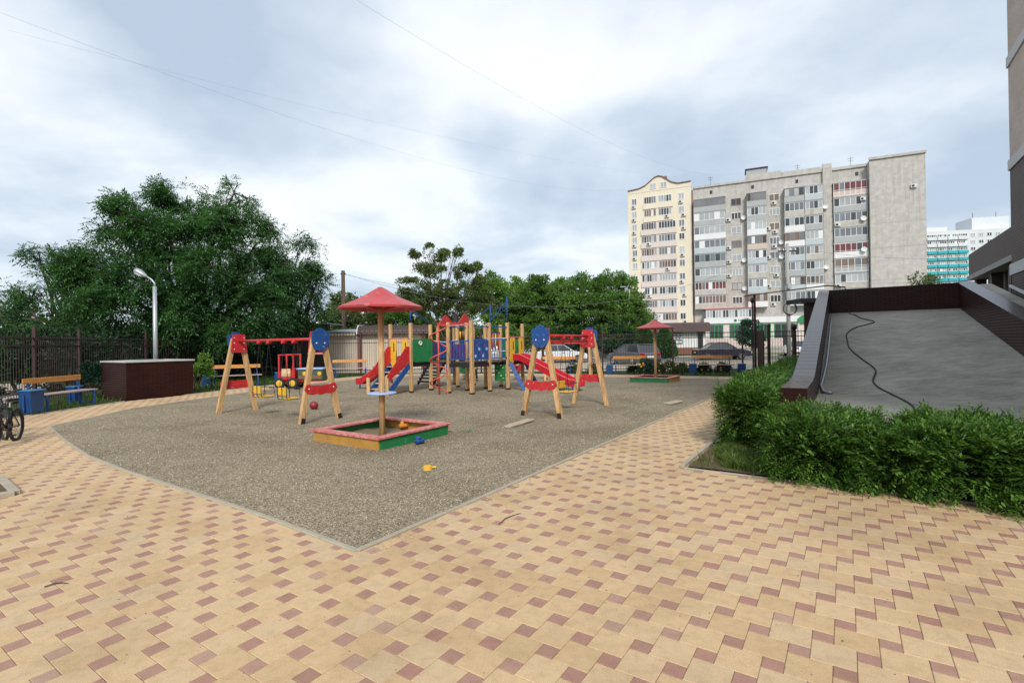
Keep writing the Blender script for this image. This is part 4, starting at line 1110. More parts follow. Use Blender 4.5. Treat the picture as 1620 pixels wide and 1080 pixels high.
def swing(label, loc, rz, length, seats, group=None, tall=1.95):
    """A-frame swing: beam along local x, legs splayed along local y"""
    root = thing('swing_set', label, 'swing', loc, rz, group)
    for sx in (-1, 1):
        x = sx * length / 2
        for sy in (-1, 1):
            a = Vector((x + sx * .05, sy * .47, -.05)); b = Vector((x, sy * .10, tall - .14))
            MB().beam(a, b, .10, .085, up=(1, 0, 0)).build('leg', M['pine'], root)
            MB().beam(a + (b - a) * .002 + Vector((sx * .055, 0, 0)), a + (b - a) * .09 + Vector((sx * .05, 0, 0)), .09, .012, up=(1, 0, 0)).build('leg_shoe', M['black'], root)
        sh = MB().plate(SHIELD, (x + sx * .065, 0, tall - .22), (0, 1, 0), (0, 0, 1), .022).build('shield_plate', M['blue'], root)
        for sy in (-1, 1): MB().lathe([(.018, 0), (.016, .01), (.004, .014)], 8, (x + sx * .077, sy * .10, tall - .29), Matrix.Rotation(R(90) * sx, 4, 'Y')).build('bolt', M['bolt'], sh)
        tp = MB().plate(TRAP, (x - sx * .065, 0, tall - .25), (0, 1, 0), (0, 0, 1), .022).build('inner_plate', M['red'], root)
        for sy in (-1, 1):
            for zz in (-.15, .0, .13): MB().lathe([(.013, 0), (.011, .008), (.003, .011)], 8, (x - sx * .077, sy * .12, tall - .25 + zz), Matrix.Rotation(-R(90) * sx, 4, 'Y')).build('bolt', M['bolt'], tp)
        wb = MB().plate(wave_board(.66), (x + sx * .075, 0, .70), (0, 1, 0), (0, 0, 1), .022).build('wave_board', M['red'], root)
        for sy in (-1, 1): MB().lathe([(.016, 0), (.014, .01), (.004, .013)], 8, (x + sx * .087, sy * .30, .71), Matrix.Rotation(R(90) * sx, 4, 'Y')).build('bolt', M['bolt'], wb)
    zb = tall - .20
    MB().tube([(-length / 2, 0, zb), (length / 2, 0, zb)], .032, 10).build('beam', M['red'], root, True)
    if seats == 1: MB().tube([(-length / 2, .0, zb - .13), (length / 2, .0, zb - .13)], .018, 8).build('lower_bar', M['red'], root, True)
    xs = [0] if seats == 1 else [-.55, .45] if seats == 2 else []
    for xc in xs:
        zs = .44
        for dx in (-.2, .2):
            hg = MB().lathe([(.05, 0), (.06, .02), (.05, .05)], 10, (xc + dx, 0, zb - .06)).box((xc + dx, 0, zb - .05), (.07, .10, .06)).build('hanger', M['red'], root)
            for dy in (-.13, .14):
                ch = MB(); nl = 40
                for k in range(nl):
                    p0 = Vector((xc + dx, 0, zb - .06)).lerp(Vector((xc + dx, dy, zs + .02)), k / nl); p1 = Vector((xc + dx, 0, zb - .06)).lerp(Vector((xc + dx, dy, zs + .02)), (k + .9) / nl)
                    ch.beam(p0, p1, .012 if k % 2 else .006, .006 if k % 2 else .012)
                ch.build('chain', M['dark_steel'], root)
        st = MB()
        st.box((xc, 0, zs), (.38, .30, .025), bev=.008); st.build('seat', M['yellow'], root)
        MB().box((xc, .17, zs + .16), (.36, .02, .17), bev=.006).build('seat_back', M['yellow'], root)
        fr = MB()
        for dx in (-.17, .0, .17): fr.tube([(xc + dx, -.15, zs - .015), (xc + dx, .155, zs - .015), (xc + dx, .185, zs + .02), (xc + dx, .185, zs + .26)], .009, 6)
        fr.tube([(xc - .19, .0, zs + .2), (xc - .19, -.15, zs + .2), (xc + .19, -.15, zs + .2), (xc + .19, 0, zs + .2)], .009, 6)
        fr.build('seat_frame', M['black'], root)
    return root
swing('red and blue swing set on the left with two yellow seats', (-5.48, 11.6, gxy(-5.48, 11.6)), ROT_V + math.pi, 3.24, 2)
swing('red and blue swing set with a single seat, before the right red slide', (1.30, 11.85, gxy(1.3, 11.85)), ROT_U, 2.38, 1)
swing('small distant swing frame partly hidden behind the right swing set', (2.35, 20.95, .01), ROT_V + .35, 1.75, 0, tall=1.75)

def sandbox(label, corner, size, h=.19, ca='ochre', cb='green'):
    """corner = nearest corner; sides run along -v and +u"""
    root = thing('sandbox', label, 'sandbox', (corner[0], corner[1], .0), ROT_U)
    S = size
    # local: x along u (away), y along -v (left)
    for (nm, mt, c, d) in (('side_board', ca, (.0, S / 2, h / 2 - .04), (.035, S, h + .08)), ('side_board', cb, (S / 2, .0, h / 2 - .04), (S - .04, .035, h + .08)),
                           ('side_board', ca, (S, S / 2, h / 2 - .04), (.035, S, h + .08)), ('side_board', cb, (S / 2, S, h / 2 - .04), (S - .04, .035, h + .08))):
        MB().box(c, d, bev=.004).build(nm, M[mt], root)
    w = .17; t = .028
    a, b = -.05, S + .05
    for poly in ([(a, a), (b, a), (b - w, a + w), (a + w, a + w)], [(b, a), (b, b), (b - w, b - w), (b - w, a + w)], [(b, b), (a, b), (a + w, b - w), (b - w, b - w)], [(a, b), (a, a), (a + w, a + w), (a + w, b - w)]):
        cx_ = sum(p[0] for p in poly) / 4; cy_ = sum(p[1] for p in poly) / 4
        pp = [(cx_ + (p[0] - cx_) * .997, cy_ + (p[1] - cy_) * .997) for p in poly]
        MB().prism(pp, h, h + t).build('rim_board', M['red_faded'], root)
    g = MB(); n = 12
    vs = [(.02 + (S - .04) * i / n, .02 + (S - .04) * j / n, .045 + .05 * noise.noise((i * .45, j * .45, corner[0]))) for j in range(n + 1) for i in range(n + 1)]
    g.add(vs, [(j * (n + 1) + i, j * (n + 1) + i + 1, (j + 1) * (n + 1) + i + 1, (j + 1) * (n + 1) + i) for j in range(n) for i in range(n)])
    g.build('sand', M['sand'], root, True)
    return root
M['sand'] = paint('damp_sand', (0.20, 0.155, 0.10), .95, .35, scale=9, bmp=.8, spec=.1)
def umbrella(label, loc, ztop, zrim, rad, table=True):
    root = thing('play_umbrella', label, 'umbrella', loc)
    MB().lathe([(.053, -.1), (.053, zrim + .10)], 16).build('pole', M['pine'], root, True)
    n = 8
    prof = [(.02, ztop), (.07, ztop - .025), (rad * .5, ztop - (ztop - zrim) * .56), (rad * .97, zrim + .012), (rad, zrim), (rad - .006, zrim - .032), (rad - .022, zrim - .03), (rad * .9, zrim + .02), (.07, zrim + .12)]
    m = MB(); N_ = 48
    vs = []; fs = []
    for (r, z) in prof:
        for k in range(N_):
            a = 2 * math.pi * k / N_; rr = r * (1 - .012 * (1 - abs(math.cos(a * n / 2)))); vs.append((rr * math.cos(a), rr * math.sin(a), z + (.006 if k % 6 == 0 and r < rad else 0)))
    for i in range(len(prof) - 1):
        for k in range(N_):
            k2 = (k + 1) % N_; fs.append((i * N_ + k, i * N_ + k2, (i + 1) * N_ + k2, (i + 1) * N_ + k))
    m.add(vs, fs); m.build('canopy', M['canopy'], root)
    for k in range(4):
        a = k * math.pi / 2 + .5; MB().beam((.05 * math.cos(a), .05 * math.sin(a), zrim - .02), (.62 * rad * math.cos(a), .62 * rad * math.sin(a), zrim + .10), .03, .05).build('brace', M['red'], root)
    MB().lathe([(.10, zrim + .02), (.10, zrim + .12)], 12).build('collar', M['red'], root)
    if table:
        MB().lathe([(.06, .725), (.245, .725), (.255, .735), (.25, .75), (.06, .75)], 28).build('round_table', M['blue_light'], root)
    return root
c1 = Vector((-2.03, 7.58))
sandbox('large near sandbox with faded red rim, ochre and green sides', c1, 1.58)
umbrella('large red cone umbrella on a wooden pole with small blue table, near sandbox', (-2.30, 8.82, .03), 2.60, 2.24, .735)
c2 = Vector((5.86, 18.85))
sandbox('far small sandbox with green front board near the gate', c2, 1.5, ca='green', cb='ochre')
umbrella('small far red umbrella on a thin wooden pole over the green sandbox', (5.60, 19.65, .03), 2.40, 2.09, .72, table=False)

# ---- climbing structure: four towers on one frame
cl = thing('climbing_structure', 'wooden multi-tower climbing structure with red slides, green panel and blue masts', 'playground')
cl.location = (0, 0, 0)
u2 = Vector((UX, UY, 0)); v2 = Vector((UY, -UX, 0))
def post(p, z, w=.10, mt='pine'):
    o = MB().box((0, 0, (z - .08) / 2), (w, w, z + .08), bev=.012).build('post', M[mt], cl, loc=(p.x, p.y, 0), rz=ROT_U)
    MB().box((0, 0, .03), (w + .012, w + .012, .10)).build('post_shoe', M['black'], o)
    return o
def V3(x, y, z=0): return Vector((x, y, z))
S_ = .95; PZt = 1.02; TOP = 2.30
T1 = [V3(-3.35, 16.6), V3(-3.35, 16.6) + u2 * S_, V3(-3.35, 16.6) + u2 * S_ - v2 * S_, V3(-3.35, 16.6) - v2 * S_]      # near, +u, far-left, left
T2o = V3(-1.27, 15.70); T2 = [T2o, T2o + u2 * S_, T2o + u2 * S_ - v2 * S_, T2o - v2 * S_]
T3o = V3(-.155, 17.2); T3 = [T3o, T3o + u2 * S_, T3o + u2 * S_ - v2 * S_, T3o - v2 * S_]
T4o = V3(-2.02, 18.5); T4 = [T4o, T4o + u2 * S_, T4o + u2 * S_ - v2 * S_, T4o - v2 * S_]
for T in (T1, T2, T3, T4):
    for p in T: post(p, TOP + random.uniform(-.03, .03), .115 if T is T2 and p is T2o else .10)
    c = (T[0] + T[2]) / 2
    n = 7
    for k in range(n):
        MB().box((0, 0, 0), (S_ - .13, (S_ - .12) / n - .008, .035), bev=.004).build('deck_plank', M['dark_plank'] if 'dark_plank' in M else M['pine_x'], cl, loc=tuple(c + (v2 * ((k + .5) / n - .5) * (S_ - .12)) + Vz * PZt), rz=ROT_U)
    jb = MB()
    for a, b in zip(T, T[1:] + T[:1]): jb.beam(a + Vz * (PZt - .09), b + Vz * (PZt - .09), .04, .12)
    jb.build('deck_frame', M['dark_steel'], cl)
def panel(a, b, z0, z1, mat, th=.022, shape=None, name='panel', inset=.06):
    d = (b - a); l = d.length; d.normalize()
    pl_ = shape if shape else [(inset, z0), (l - inset, z0), (l - inset, z1), (inset, z1)]
    return MB().plate(pl_, a, d, Vz, th).build(name, M[mat], cl)
# tower 1: green oval-cornered panel, yellow entry panels, stairs towards us, slide to the left
l = S_
grp = [(.02, 1.08), (.10, 1.02), (.86, 1.02), (.95, 1.08), (.97, 1.7), (.90, 1.80), (.05, 1.80), (.02, 1.74)]
panel(T1[0] + v2 * .07, T1[1] + v2 * .07, 0, 0, 'green', shape=grp, name='green_panel')
MB().lathe([(.075, 0), (.075, .02), (.045, .02), (.045, 0)], 16, tuple(T1[0] + v2 * .085 + u2 * .36 + Vz * 1.66), Matrix.Rotation(math.atan2(v2.y, v2.x), 4, 'Z') @ Matrix.Rotation(R(90), 4, 'Y')).build('round_mark', M['bolt'], cl)
YP = lambda s: [(s, 1.02), (s + .26, 1.02), (s + .28, 1.45), (s + .26, 1.82), (s + .02, 1.82), (s, 1.5)]
def yellow_pair(a, b, z0=1.0):
    d = (b - a).normalized()
    for s in (.06, S_ - .34):
        y0 = [(s, z0 - .02), (s + .10, z0 - .12 if s < .3 else z0 - .02), (s + .24, z0), (s + .28, z0 + .45), (s + .27, z0 + .83), (s + .01, z0 + .83)]
        o = MB().plate(y0, a, d, Vz, .022).build('yellow_panel', M['yellow'], cl)
        MB().plate([(s + .15, z0 + .38), (s + .19, z0 + .38), (s + .19, z0 + .68), (s + .15, z0 + .68)], a, d, Vz, .03).build('slot', M['black'], o)
    MB().beam(a + Vz * (z0 + .82), b + Vz * (z0 + .82), .03).build('grab_bar', M['red_faded'], cl)
yellow_pair(T1[3] - u2 * .06, T1[0] - u2 * .06)
yellow_pair(T1[2] - v2 * .06, T1[3] - v2 * .06)
# stairs
st0 = T1[3] - u2 * .05; st1 = T1[0] - u2 * .05; run = u2 * -.98
for a in (st0 + v2 * .06, st1 - v2 * .02):
    MB().beam(a + Vz * (PZt - .08), a + run + Vz * .04, .045, .17).build('stringer', M['blue'], cl)
    rl = [(0, 1.02), (0, 1.55), (.14, 1.55), (.98, .62), (.98, .50), (.86, .50)]
    MB().plate(rl, a - v2 * .0, run.normalized(), Vz, .024).build('stair_side', M['red'], cl)
    MB().beam(a + run + Vz * -.06, a + run + Vz * .56, .10, .10).build('stair_post', M['pine'], cl)
for k in range(5):
    t = (k + .7) / 5.6
    c = (st0 + st1) / 2 + run * t
    MB().box((0, 0, 0), (.19, S_ - .12, .03), bev=.004).build('tread', M['pine_x'], cl, loc=tuple(c + Vz * (PZt - .02 - (PZt - .05) * t)), rz=ROT_U)
def slide(o, d, w, z0, length, name='slide'):
    """chute from o at height z0 along d (unit) with raised sides"""
    side = Vector((-d.y, d.x, 0))
    prof = [(0, z0), (.28, z0 - .02), (length * .78, .34), (length * .88, .24), (length, .22)]
    pts = []
    for i in range(len(prof) - 1):
        for q in range(4):
            t = q / 4; pts.append((prof[i][0] + (prof[i + 1][0] - prof[i][0]) * t, prof[i][1] + (prof[i + 1][1] - prof[i][1]) * t))
    pts.append(prof[-1])
    sec = [(-w / 2 - .02, .17), (-w / 2 + .015, .18), (-w / 2 + .035, .03), (-w * .2, 0), (w * .2, 0), (w / 2 - .035, .03), (w / 2 - .015, .18), (w / 2 + .02, .17), (w / 2 + .0, -.05), (-w / 2 - .0, -.05)]
    vs = []; fs = []; n = len(sec)
    for (s, z) in pts:
        for (y, h) in sec: vs.append(o + d * s + side * y + Vz * (z + h))
    for i in range(len(pts) - 1):
        for k in range(n):
            k2 = (k + 1) % n; fs.append((i * n + k, (i + 1) * n + k, (i + 1) * n + k2, i * n + k2))
    fs.append(tuple(range(n))); fs.append(tuple(range(len(pts) * n - 1, (len(pts) - 1) * n - 1, -1)))
    b = MB().add(vs, fs); me = b.mesh(name)
    bm = bmesh.new(); bm.from_mesh(me); bmesh.ops.recalc_face_normals(bm, faces=bm.faces[:]); bm.to_mesh(me); bm.free()
    so = link(name, me, M['red_plastic'], cl)
    for sg_ in (-1, 1):
        MB().tube([o + d * s + side * (sg_ * w / 2) + Vz * (z + .178) for s, z in pts], .014, 6).build('rim', M['red_faded'], so, True)
        MB().beam(o + d * (length * .92) + side * (sg_ * w * .42) + Vz * -.05, o + d * (length * .92) + side * (sg_ * w * .42) + Vz * .2, .05).build('foot', M['blue'], so)
    return so
slide((T1[2] + T1[3]) / 2 - v2 * .07, -v2, .44, PZt + .03, 2.05)
slide((T3[0] + T3[1]) / 2 + v2 * .07, v2, .54, PZt + .05, 2.45)
# tower 3: yellow panels at the slide, blue struts, climbing wall
yellow_pair(T3[0] + v2 * .07, T3[1] + v2 * .07, 1.0)
for p, e in ((T3[0], .55), (T3[1], .55)):
    MB().beam(p + v2 * .1 + Vz * .95, p + v2 * (.1 + e) + Vz * .02, .05, .13, up=(1, 0, 0)).build('strut', M['blue'], cl)
for z in (.35, .62): MB().beam(T3[0] + v2 * .05 + Vz * z, T3[1] + v2 * .05 + Vz * z, .03).build('rung', M['red_faded'], cl)
cw = panel(T3[0] - v2 * .03, T3[3], .32, 1.35, 'green', name='climbing_wall', shape=[(.08, .30), (.52, .30), (.52, 1.0), (.08, 1.0)])
for k in range(7): MB().sphere(tuple(T3[0] - u2 * .03 - v2 * (.18 + .09 * (k % 4)) + Vz * (.40 + .09 * k)), .032, 8, 5, (1, 1, .7)).build('hold', M['bolt'] if k % 2 else M['yellow'], cw)
for z in (1.35, 1.78): MB().beam(T3[0] + Vz * z, T3[3] + Vz * z, .03).build('rail', M['bolt'], cl)
# blue masts and rigging
def mast(p, z0, z1): MB().tube([p + Vz * z0, p + Vz * z1], .024, 8).build('mast', M['blue'], cl, True)
mast(T3[0], TOP - .02, 3.22); mast(T3[3] + v2 * .25, TOP - .05, 2.95); mast(T1[0], TOP - .02, 2.85)
for a, b in ((T3[0] + Vz * 3.1, T2[1] + Vz * 2.3), (T3[0] + Vz * 2.8, T3[3] + v2 * .25 + Vz * 2.55), (T3[3] + v2 * .25 + Vz * 2.9, T2[2] + Vz * 2.3), (T3[0] + Vz * 2.95, T3[3] + v2 * .25 + Vz * 2.75),
             (T1[0] + Vz * 2.8, T1[1] + Vz * 2.32), (T1[0] + Vz * 2.8, T1[0] + Vz * 2.8 - v2 * .18), (T1[0] + Vz * 2.8, T4[3] + Vz * 2.3), (T3[0] + Vz * 3.15, T3[0] + Vz * 3.0 + u2 * .2)):
    MB().tube([a, (a + b) / 2 - Vz * .05, b], .013, 6).build('rigging', M['blue'], cl, True)
# bridge tower 2 - tower 3, hung panels
for k in range(5):
    c = ((T2[1] + T2[2]) / 2).lerp((T3[0] + T3[3]) / 2, (k + .5) / 5); MB().box((0, 0, 0), (.15, .8, .04), bev=.005).build('bridge_plank', M['dark_plank'] if 'dark_plank' in M else M['pine_x'], cl, loc=tuple(c + Vz * (PZt - .03 * math.sin(math.pi * (k + .5) / 5))), rz=ROT_U)
def rail_panel(a, b, mat, z0=1.12, z1=1.75, bars=7, name='rail_panel'):
    o = MB().beam(a + Vz * z1, b + Vz * z1, .035).beam(a + Vz * z0, b + Vz * z0, .035)
    for k in range(1, bars): o.beam(a.lerp(b, k / bars) + Vz * z0, a.lerp(b, k / bars) + Vz * z1, .018)
    return o.build(name, M[mat], cl)
rail_panel(T2[1], T3[0], 'blue'); rail_panel(T2[2], T3[3], 'blue')
pn = panel(T2[0] - u2 * .0, T2[1], 1.10, 1.72, 'blue', name='printed_panel'); 
for k in range(7): MB().plate([(math.cos(q * 1.0472) * .06, math.sin(q * 1.0472) * .06) for q in range(6)], tuple(T2[0] + u2 * (.18 + .1 * k) + v2 * .016 + Vz * (1.22 + .11 * ((k * 3) % 4))), tuple(u2), (0, 0, 1), .006).build('print_spot', M['purple'] if k % 2 else M['blue_light'], pn)
rail_panel(T4[0], T4[1], 'blue', bars=6); rail_panel(T4[2], T4[1], 'blue', bars=6)
rail_panel(T2[2], T2[1], 'blue', bars=5)
p2 = panel(T4[3], T4[2], 1.08, 1.70, 'blue', name='printed_panel'); p3 = panel(T1[1], T4[3], 1.1, 1.7, 'purple', name='printed_panel')
MB().beam(T2[3] + Vz * 2.2, T2[0] + Vz * 2.22, .05).build('top_bar', M['red_faded'], cl)
for a, b in ((T2[0], T2[1]), (T2[1], T3[0]), (T2[3], T2[2])): MB().beam(a + Vz * 2.16, b + Vz * 2.16, .035).build('top_bar', M['blue'], cl)
rail_panel(T2[3], T2[0], 'blue', 1.12, 1.70, 8); rail_panel(T4[0], T4[3], 'blue', 1.12, 1.70, 7); rail_panel(T1[2], T1[1], 'blue', 1.12, 1.7, 7)
for k, mt_ in enumerate(('red', 'yellow', 'orange_red', 'yellow', 'red')):
    MB().tube([T3[3].lerp(T3[2], (k + 1) / 6) + Vz * 1.35, T3[3].lerp(T3[2], (k + 1) / 6) + Vz * 1.98], .028, 8).build('abacus_bar', M[mt_], cl, True)
    MB().tube([T4[2].lerp(T4[1], (k + 1) / 6) + Vz * 1.8, T4[2].lerp(T4[1], (k + 1) / 6) + Vz * 2.1], .03, 8).build('abacus_bar', M[mt_], cl, True)
for z in (1.32, 2.0): MB().beam(T3[3] + Vz * z, T3[2] + Vz * z, .04).build('abacus_rail', M['blue'], cl)
panel(T3[2], T3[1], 1.1, 1.75, 'green', name='back_panel'); panel(T2[2], T2[3], 1.1, 1.6, 'purple', name='printed_panel')
# bridge tower 1 - tower 4
for k in range(6):
    c = ((T1[1] + T1[2]) / 2).lerp((T4[0] + T4[3]) / 2, (k + .5) / 6); MB().box((0, 0, 0), (.16, .8, .04), bev=.005).build('bridge_plank', M['dark_plank'] if 'dark_plank' in M else M['pine_x'], cl, loc=tuple(c + Vz * (PZt - .05 * math.sin(math.pi * (k + .5) / 6))), rz=ROT_U)
MB().tube([T1[1] + Vz * 1.75, (T1[1] + T4[0]) / 2 + Vz * 1.68, T4[0] + Vz * 1.75], .016, 6).build('hand_rope', M['bolt'], cl)
# red crown gables of tower 4
cr = [(-.12, 2.28), (.06, 2.38), (.20, 2.50), (.33, 2.66), (.475, 2.74), (.62, 2.66), (.75, 2.50), (.89, 2.38), (1.07, 2.28), (.86, 2.30), (.475, 2.36), (.10, 2.30)]
for a, b in ((T4[3], T4[2]), (T4[0], T4[1])): panel(a, b, 0, 0, 'red', shape=cr, name='crown_gable', th=.03)
panel(T4[0] - u2 * .02, T4[3] - u2 * .02, 0, 0, 'red', shape=[(.0, 2.30), (.95, 2.30), (.95, 2.42), (.475, 2.36), (0, 2.42)], name='crown_beam')
MB().box((0, 0, 2.5), (.16, .16, .5), bev=.01).build('chimney_ornament', M['black'], cl, loc=tuple((T4[0] + T4[2]) / 2))
# spiral climbing pole
sp0 = T2[3] - u2 * .5 + v2 * .03
pts = [sp0 + Vector((math.cos(a) * .27, math.sin(a) * .27, .02 + 2.15 * a / (2 * math.pi * 3.0))) for a in [k * 2 * math.pi * 3.0 / 90 for k in range(91)]]
MB().tube(pts, .021, 7).build('spiral', M['orange_red'], cl, True)
MB().tube([sp0 - Vz * .05, sp0 + Vz * 2.2, T2[3] + Vz * 2.2], .026, 8).build('spiral_pole', M['orange_red'], cl, True)
# black net ramp to tower 4
r0 = (T4[2] + T4[3]) / 2 - v2 * .50 + u2 * .15; r1 = r0 - u2 * .50 - v2 * .30
for k in range(8):
    t = (k + .4) / 8; c = r0.lerp(r1, t) + Vz * (PZt * (1 - t) + .08)
    MB().beam(c - v2 * .42, c + v2 * .42, .13, .06).build('ramp_slat', M['black'], cl)
for s in (-1, 1): MB().beam(r0 + v2 * (.40 * s) + Vz * (PZt + .02), r1 + v2 * (.40 * s) + Vz * .02, .05, .07).build('ramp_rail', M['black'], cl)

# ---- toy truck
tr = thing('toy_truck', 'red play truck with yellow-hubbed black wheels and blue bonnet behind the left swing', 'play truck', (-8.85, 19.2, .02), ROT_V + .55)
def tbx(n, c, d, m, bev=.01, par=None): return MB().box(c, d, bev=bev).build(n, M[m], par or tr)
tbx('chassis', (.8, .0, .30), (1.75, .5, .08), 'red')
for x in (.08, .62):
    for y in (-.30, .30): tbx('cab_post', (x, y, .78), (.06, .06, .98), 'red', .005)
for y in (-.30, .30): tbx('cab_side', (.35, y, .50), (.56, .03, .34), 'red')
tbx('seat_panel', (.35, -.325, .60), (.34, .02, .30), 'pine_x'); tbx('roof_bar', (.35, -.3, 1.27), (.62, .06, .05), 'red'); tbx('roof_bar', (.35, .3, 1.27), (.62, .06, .05), 'red')
tbx('cab_front', (.66, 0, .56), (.04, .62, .42), 'red')
tbx('bonnet', (1.25, 0, .52), (.95, .60, .40), 'bonnet') if 'bonnet' in M else tbx('bonnet', (1.25, 0, .52), (.95, .60, .40), 'green')
tbx('bonnet_top', (1.25, 0, .74), (1.02, .66, .05), 'blue_light'); tbx('side_stripe', (1.25, -.305, .42), (.9, .02, .12), 'brown_post')
for x in (1.05, 1.62): MB().lathe([(.075, 0), (.075, .02), (.02, .03)], 14, (x, -.305, .56), Matrix.Rotation(R(90), 4, 'X')).build('lamp_disc', M['yellow'], tr)
for x in (.12, .62):
    for y in (-.36, .30):
        w = MB().lathe([(.11, 0), (.19, 0), (.205, .02), (.205, .07), (.19, .09), (.11, .09)], 20, (x, y + .05, .215), Matrix.Rotation(R(90), 4, 'X')).build('wheel', M['rubber'], tr)
        MB().lathe([(.115, .0), (.115, .095), (.03, .11)], 16, (x, y + .05, .215), Matrix.Rotation(R(90), 4, 'X')).build('hub', M['yellow'], w)
tbx('arch_post', (1.0, .3, .95), (.07, .07, .8), 'brown_post'); tbx('arch_post', (1.65, .3, .95), (.07, .07, .8), 'brown_post'); tbx('arch_bar', (1.32, .3, 1.30), (.8, .06, .07), 'red_faded')

# ---- benches and bins
def make_bench(label, loc, rz, length=1.75):
    """seat facing local -y"""
    root = thing('park_bench', label, 'bench', loc, rz, 'benches along the edge of the playground')
    for y in (-.13, .02, .17): MB().box((0, y, .435), (length, .13, .035), bev=.006).build('seat_slat', M['bench_seat'], root)
    MB().box((0, .30, .80), (length * .98, .03, .15), bev=.006).build('back_board', M['bench_back'], root)
    for sx in (-1, 1):
        x = sx * (length / 2 - .16)
        f = MB().beam((x, -.2, -.05), (x, -.2, .42), .04).beam((x, .2, -.05), (x, .22, .42), .04).beam((x, .22, .42), (x, .33, .86), .04).beam((x, -.2, .40), (x, .22, .40), .04).beam((x, -.2, .08), (x, .2, .08), .04)
        f.build('leg_frame', M['blue'], root)
    return root
def make_bin(label, loc, rz=0.0, s=1.0):
    s = s * (.82 if s <= 1 else 1)
    root = thing('litter_bin', label, 'bin', loc, rz, 'blue litter bins beside the benches')
    MB().plate([(-.15 * s, 0), (.15 * s, 0), (.19 * s, .52 * s), (-.19 * s, .52 * s)], (0, 0, .06), (1, 0, 0), (0, 0, 1), .30 * s).build('body', M['bin_blue'], root)
    MB().box((0, 0, .60 * s), (.42 * s, .36 * s, .035), bev=.01).build('lid', M['bin_lid'], root)
    for x in (-.2 * s, .2 * s): MB().beam((x, 0, -.06), (x, 0, .50 * s), .03).build('leg', M['blue'], root)
    return root
M['bin_blue'] = paint('bin_blue', (0.012, 0.055, 0.17), .45, .25)
M['bin_lid'] = paint('bin_lid', (0.03, 0.17, 0.36), .4, .2)
make_bench('bench on the far left whose orange back board is cut by the frame', (-12.30, 11.1, 0), R(90), 1.9)
make_bench('bench with orange back board by the left fence, beside the tiled block', (-12.45, 13.95, 0), R(93), 1.9)
make_bench('bench behind the left swing set, under the tree', (-11.5, 20.9, 0), R(32), 1.9)
make_bench('bench in front of the beige shed, left of the stairs', (-8.35, 25.95, 0), R(22), 1.8)
make_bench('bench behind the right swing set near the red slide', (2.3, 25.75, 0), R(-22), 1.8)
make_bench('bench in front of the parked grey car, left of the far sandbox pole', (5.8, 24.75, 0), R(-14), 1.7)
make_bench('bench beside the open gate, in front of the dark sedan', (9.55, 23.95, 0), R(-15), 1.9)
make_bin('large blue bin at the end of the left bench by the paving', (-12.1, 12.62, 0), R(90), 1.01)
make_bin('blue bin behind the left bench close to the tiled block', (-13.35, 15.3, 0), R(90), 1.0)
make_bin('blue bin at the left end of the bench behind the left swing', (-12.55, 20.6, 0), R(32), 1)
make_bin('blue bin right beside the toy truck', (-10.0, 21.5, 0), R(32), 1)
make_bin('blue bin at the left end of the bench by the beige shed', (-9.25, 25.6, 0), R(20), .95)
make_bin('blue bin at the right end of the bench by the beige shed', (-7.2, 26.5, 0), R(20), .95)
make_bin('blue bin seen under the climbing structure behind the black ramp', (-3.4, 27.1, 0), 0, 1)
make_bin('blue bin left of the bench by the parked grey car', (4.78, 24.7, 0), R(-14), .95)
make_bin('blue bin right of the bench by the parked grey car', (6.65, 24.35, 0), R(-14), .95)
make_bin('blue bin left of the bench beside the gate', (8.6, 23.95, 0), R(-14), 1)
make_bin('blue bin right of the bench beside the gate', (10.62, 23.25, 0), R(-14), 1)

# ---- loose things on the gravel and paving
def plank(label, a, b, w):
    a = Vector(a); b = Vector(b); c = (a + b) / 2; d = b - a
    o = MB().box((0, 0, 0), (d.length, w, .03), bev=.004).build('loose_plank', M['board'])
    o.location = (c.x, c.y, gxy(c.x, c.y) + .03); o.rotation_euler = (R(1), R(-1), math.atan2(d.y, d.x)); tag(o, label, 'plank')
plank('pale plank lying on the gravel right of the near sandbox', (-.12, 9.42), (.36, 10.2), .17)
plank('short pale plank on the gravel near the path at right', (3.86, 12.5), (4.3, 12.95), .2)
bl = MB().sphere((0, 0, 0), .105, 20, 14).build('play_ball', M['ball'] if 'ball' in M else M['red_plastic'], smooth=True)
bl.location = (-5.0, 12.62, gxy(-5.0, 12.62) + .10); tag(bl, 'dark red ball on the gravel under the left swing', 'ball')
tv = thing('toy_car', 'small blue plastic toy against the green side of the near sandbox', 'toy', (-1.50, 8.02, gxy(-1.5, 8.02)), .9)
MB().box((0, 0, .05), (.16, .10, .07), bev=.02).build('body', M['blue'], tv); MB().box((-.03, 0, .10), (.07, .09, .05), bev=.015).build('cab', M['blue'], tv)
tv = thing('sand_mould', 'yellow plastic toy lying alone on the gravel', 'toy', (-1.10, 6.40, gxy(-1.1, 6.4)), .3)
MB().lathe([(.06, 0), (.055, .05), (.03, .055)], 10).build('cup', M['yellow'], tv); MB().box((.08, .02, .02), (.07, .04, .03), bev=.01).build('handle', M['yellow'], tv)
tv = thing('toy_digger', 'orange plastic toy half buried in the sand of the near sandbox', 'toy', (-2.05, 9.35, .07), .6)
MB().box((0, 0, .04), (.15, .10, .07), bev=.02).build('body', M['toy_orange'] if 'toy_orange' in M else M['yellow'], tv); MB().sphere((.09, .02, .05), .045, 10, 6).build('scoop', M['yellow'], tv, True); MB().box((-.02, 0, .09), (.06, .07, .05), bev=.015).build('cab', M['yellow'], tv)
tv = MB().lathe([(.028, 0), (.026, .02), (.012, .03)], 10).build('bottle_cap', M['green']); tv.location = (-.80, 9.05, gxy(-.8, 9.05)); tag(tv, 'small green lid on the gravel right of the near sandbox', 'lid')
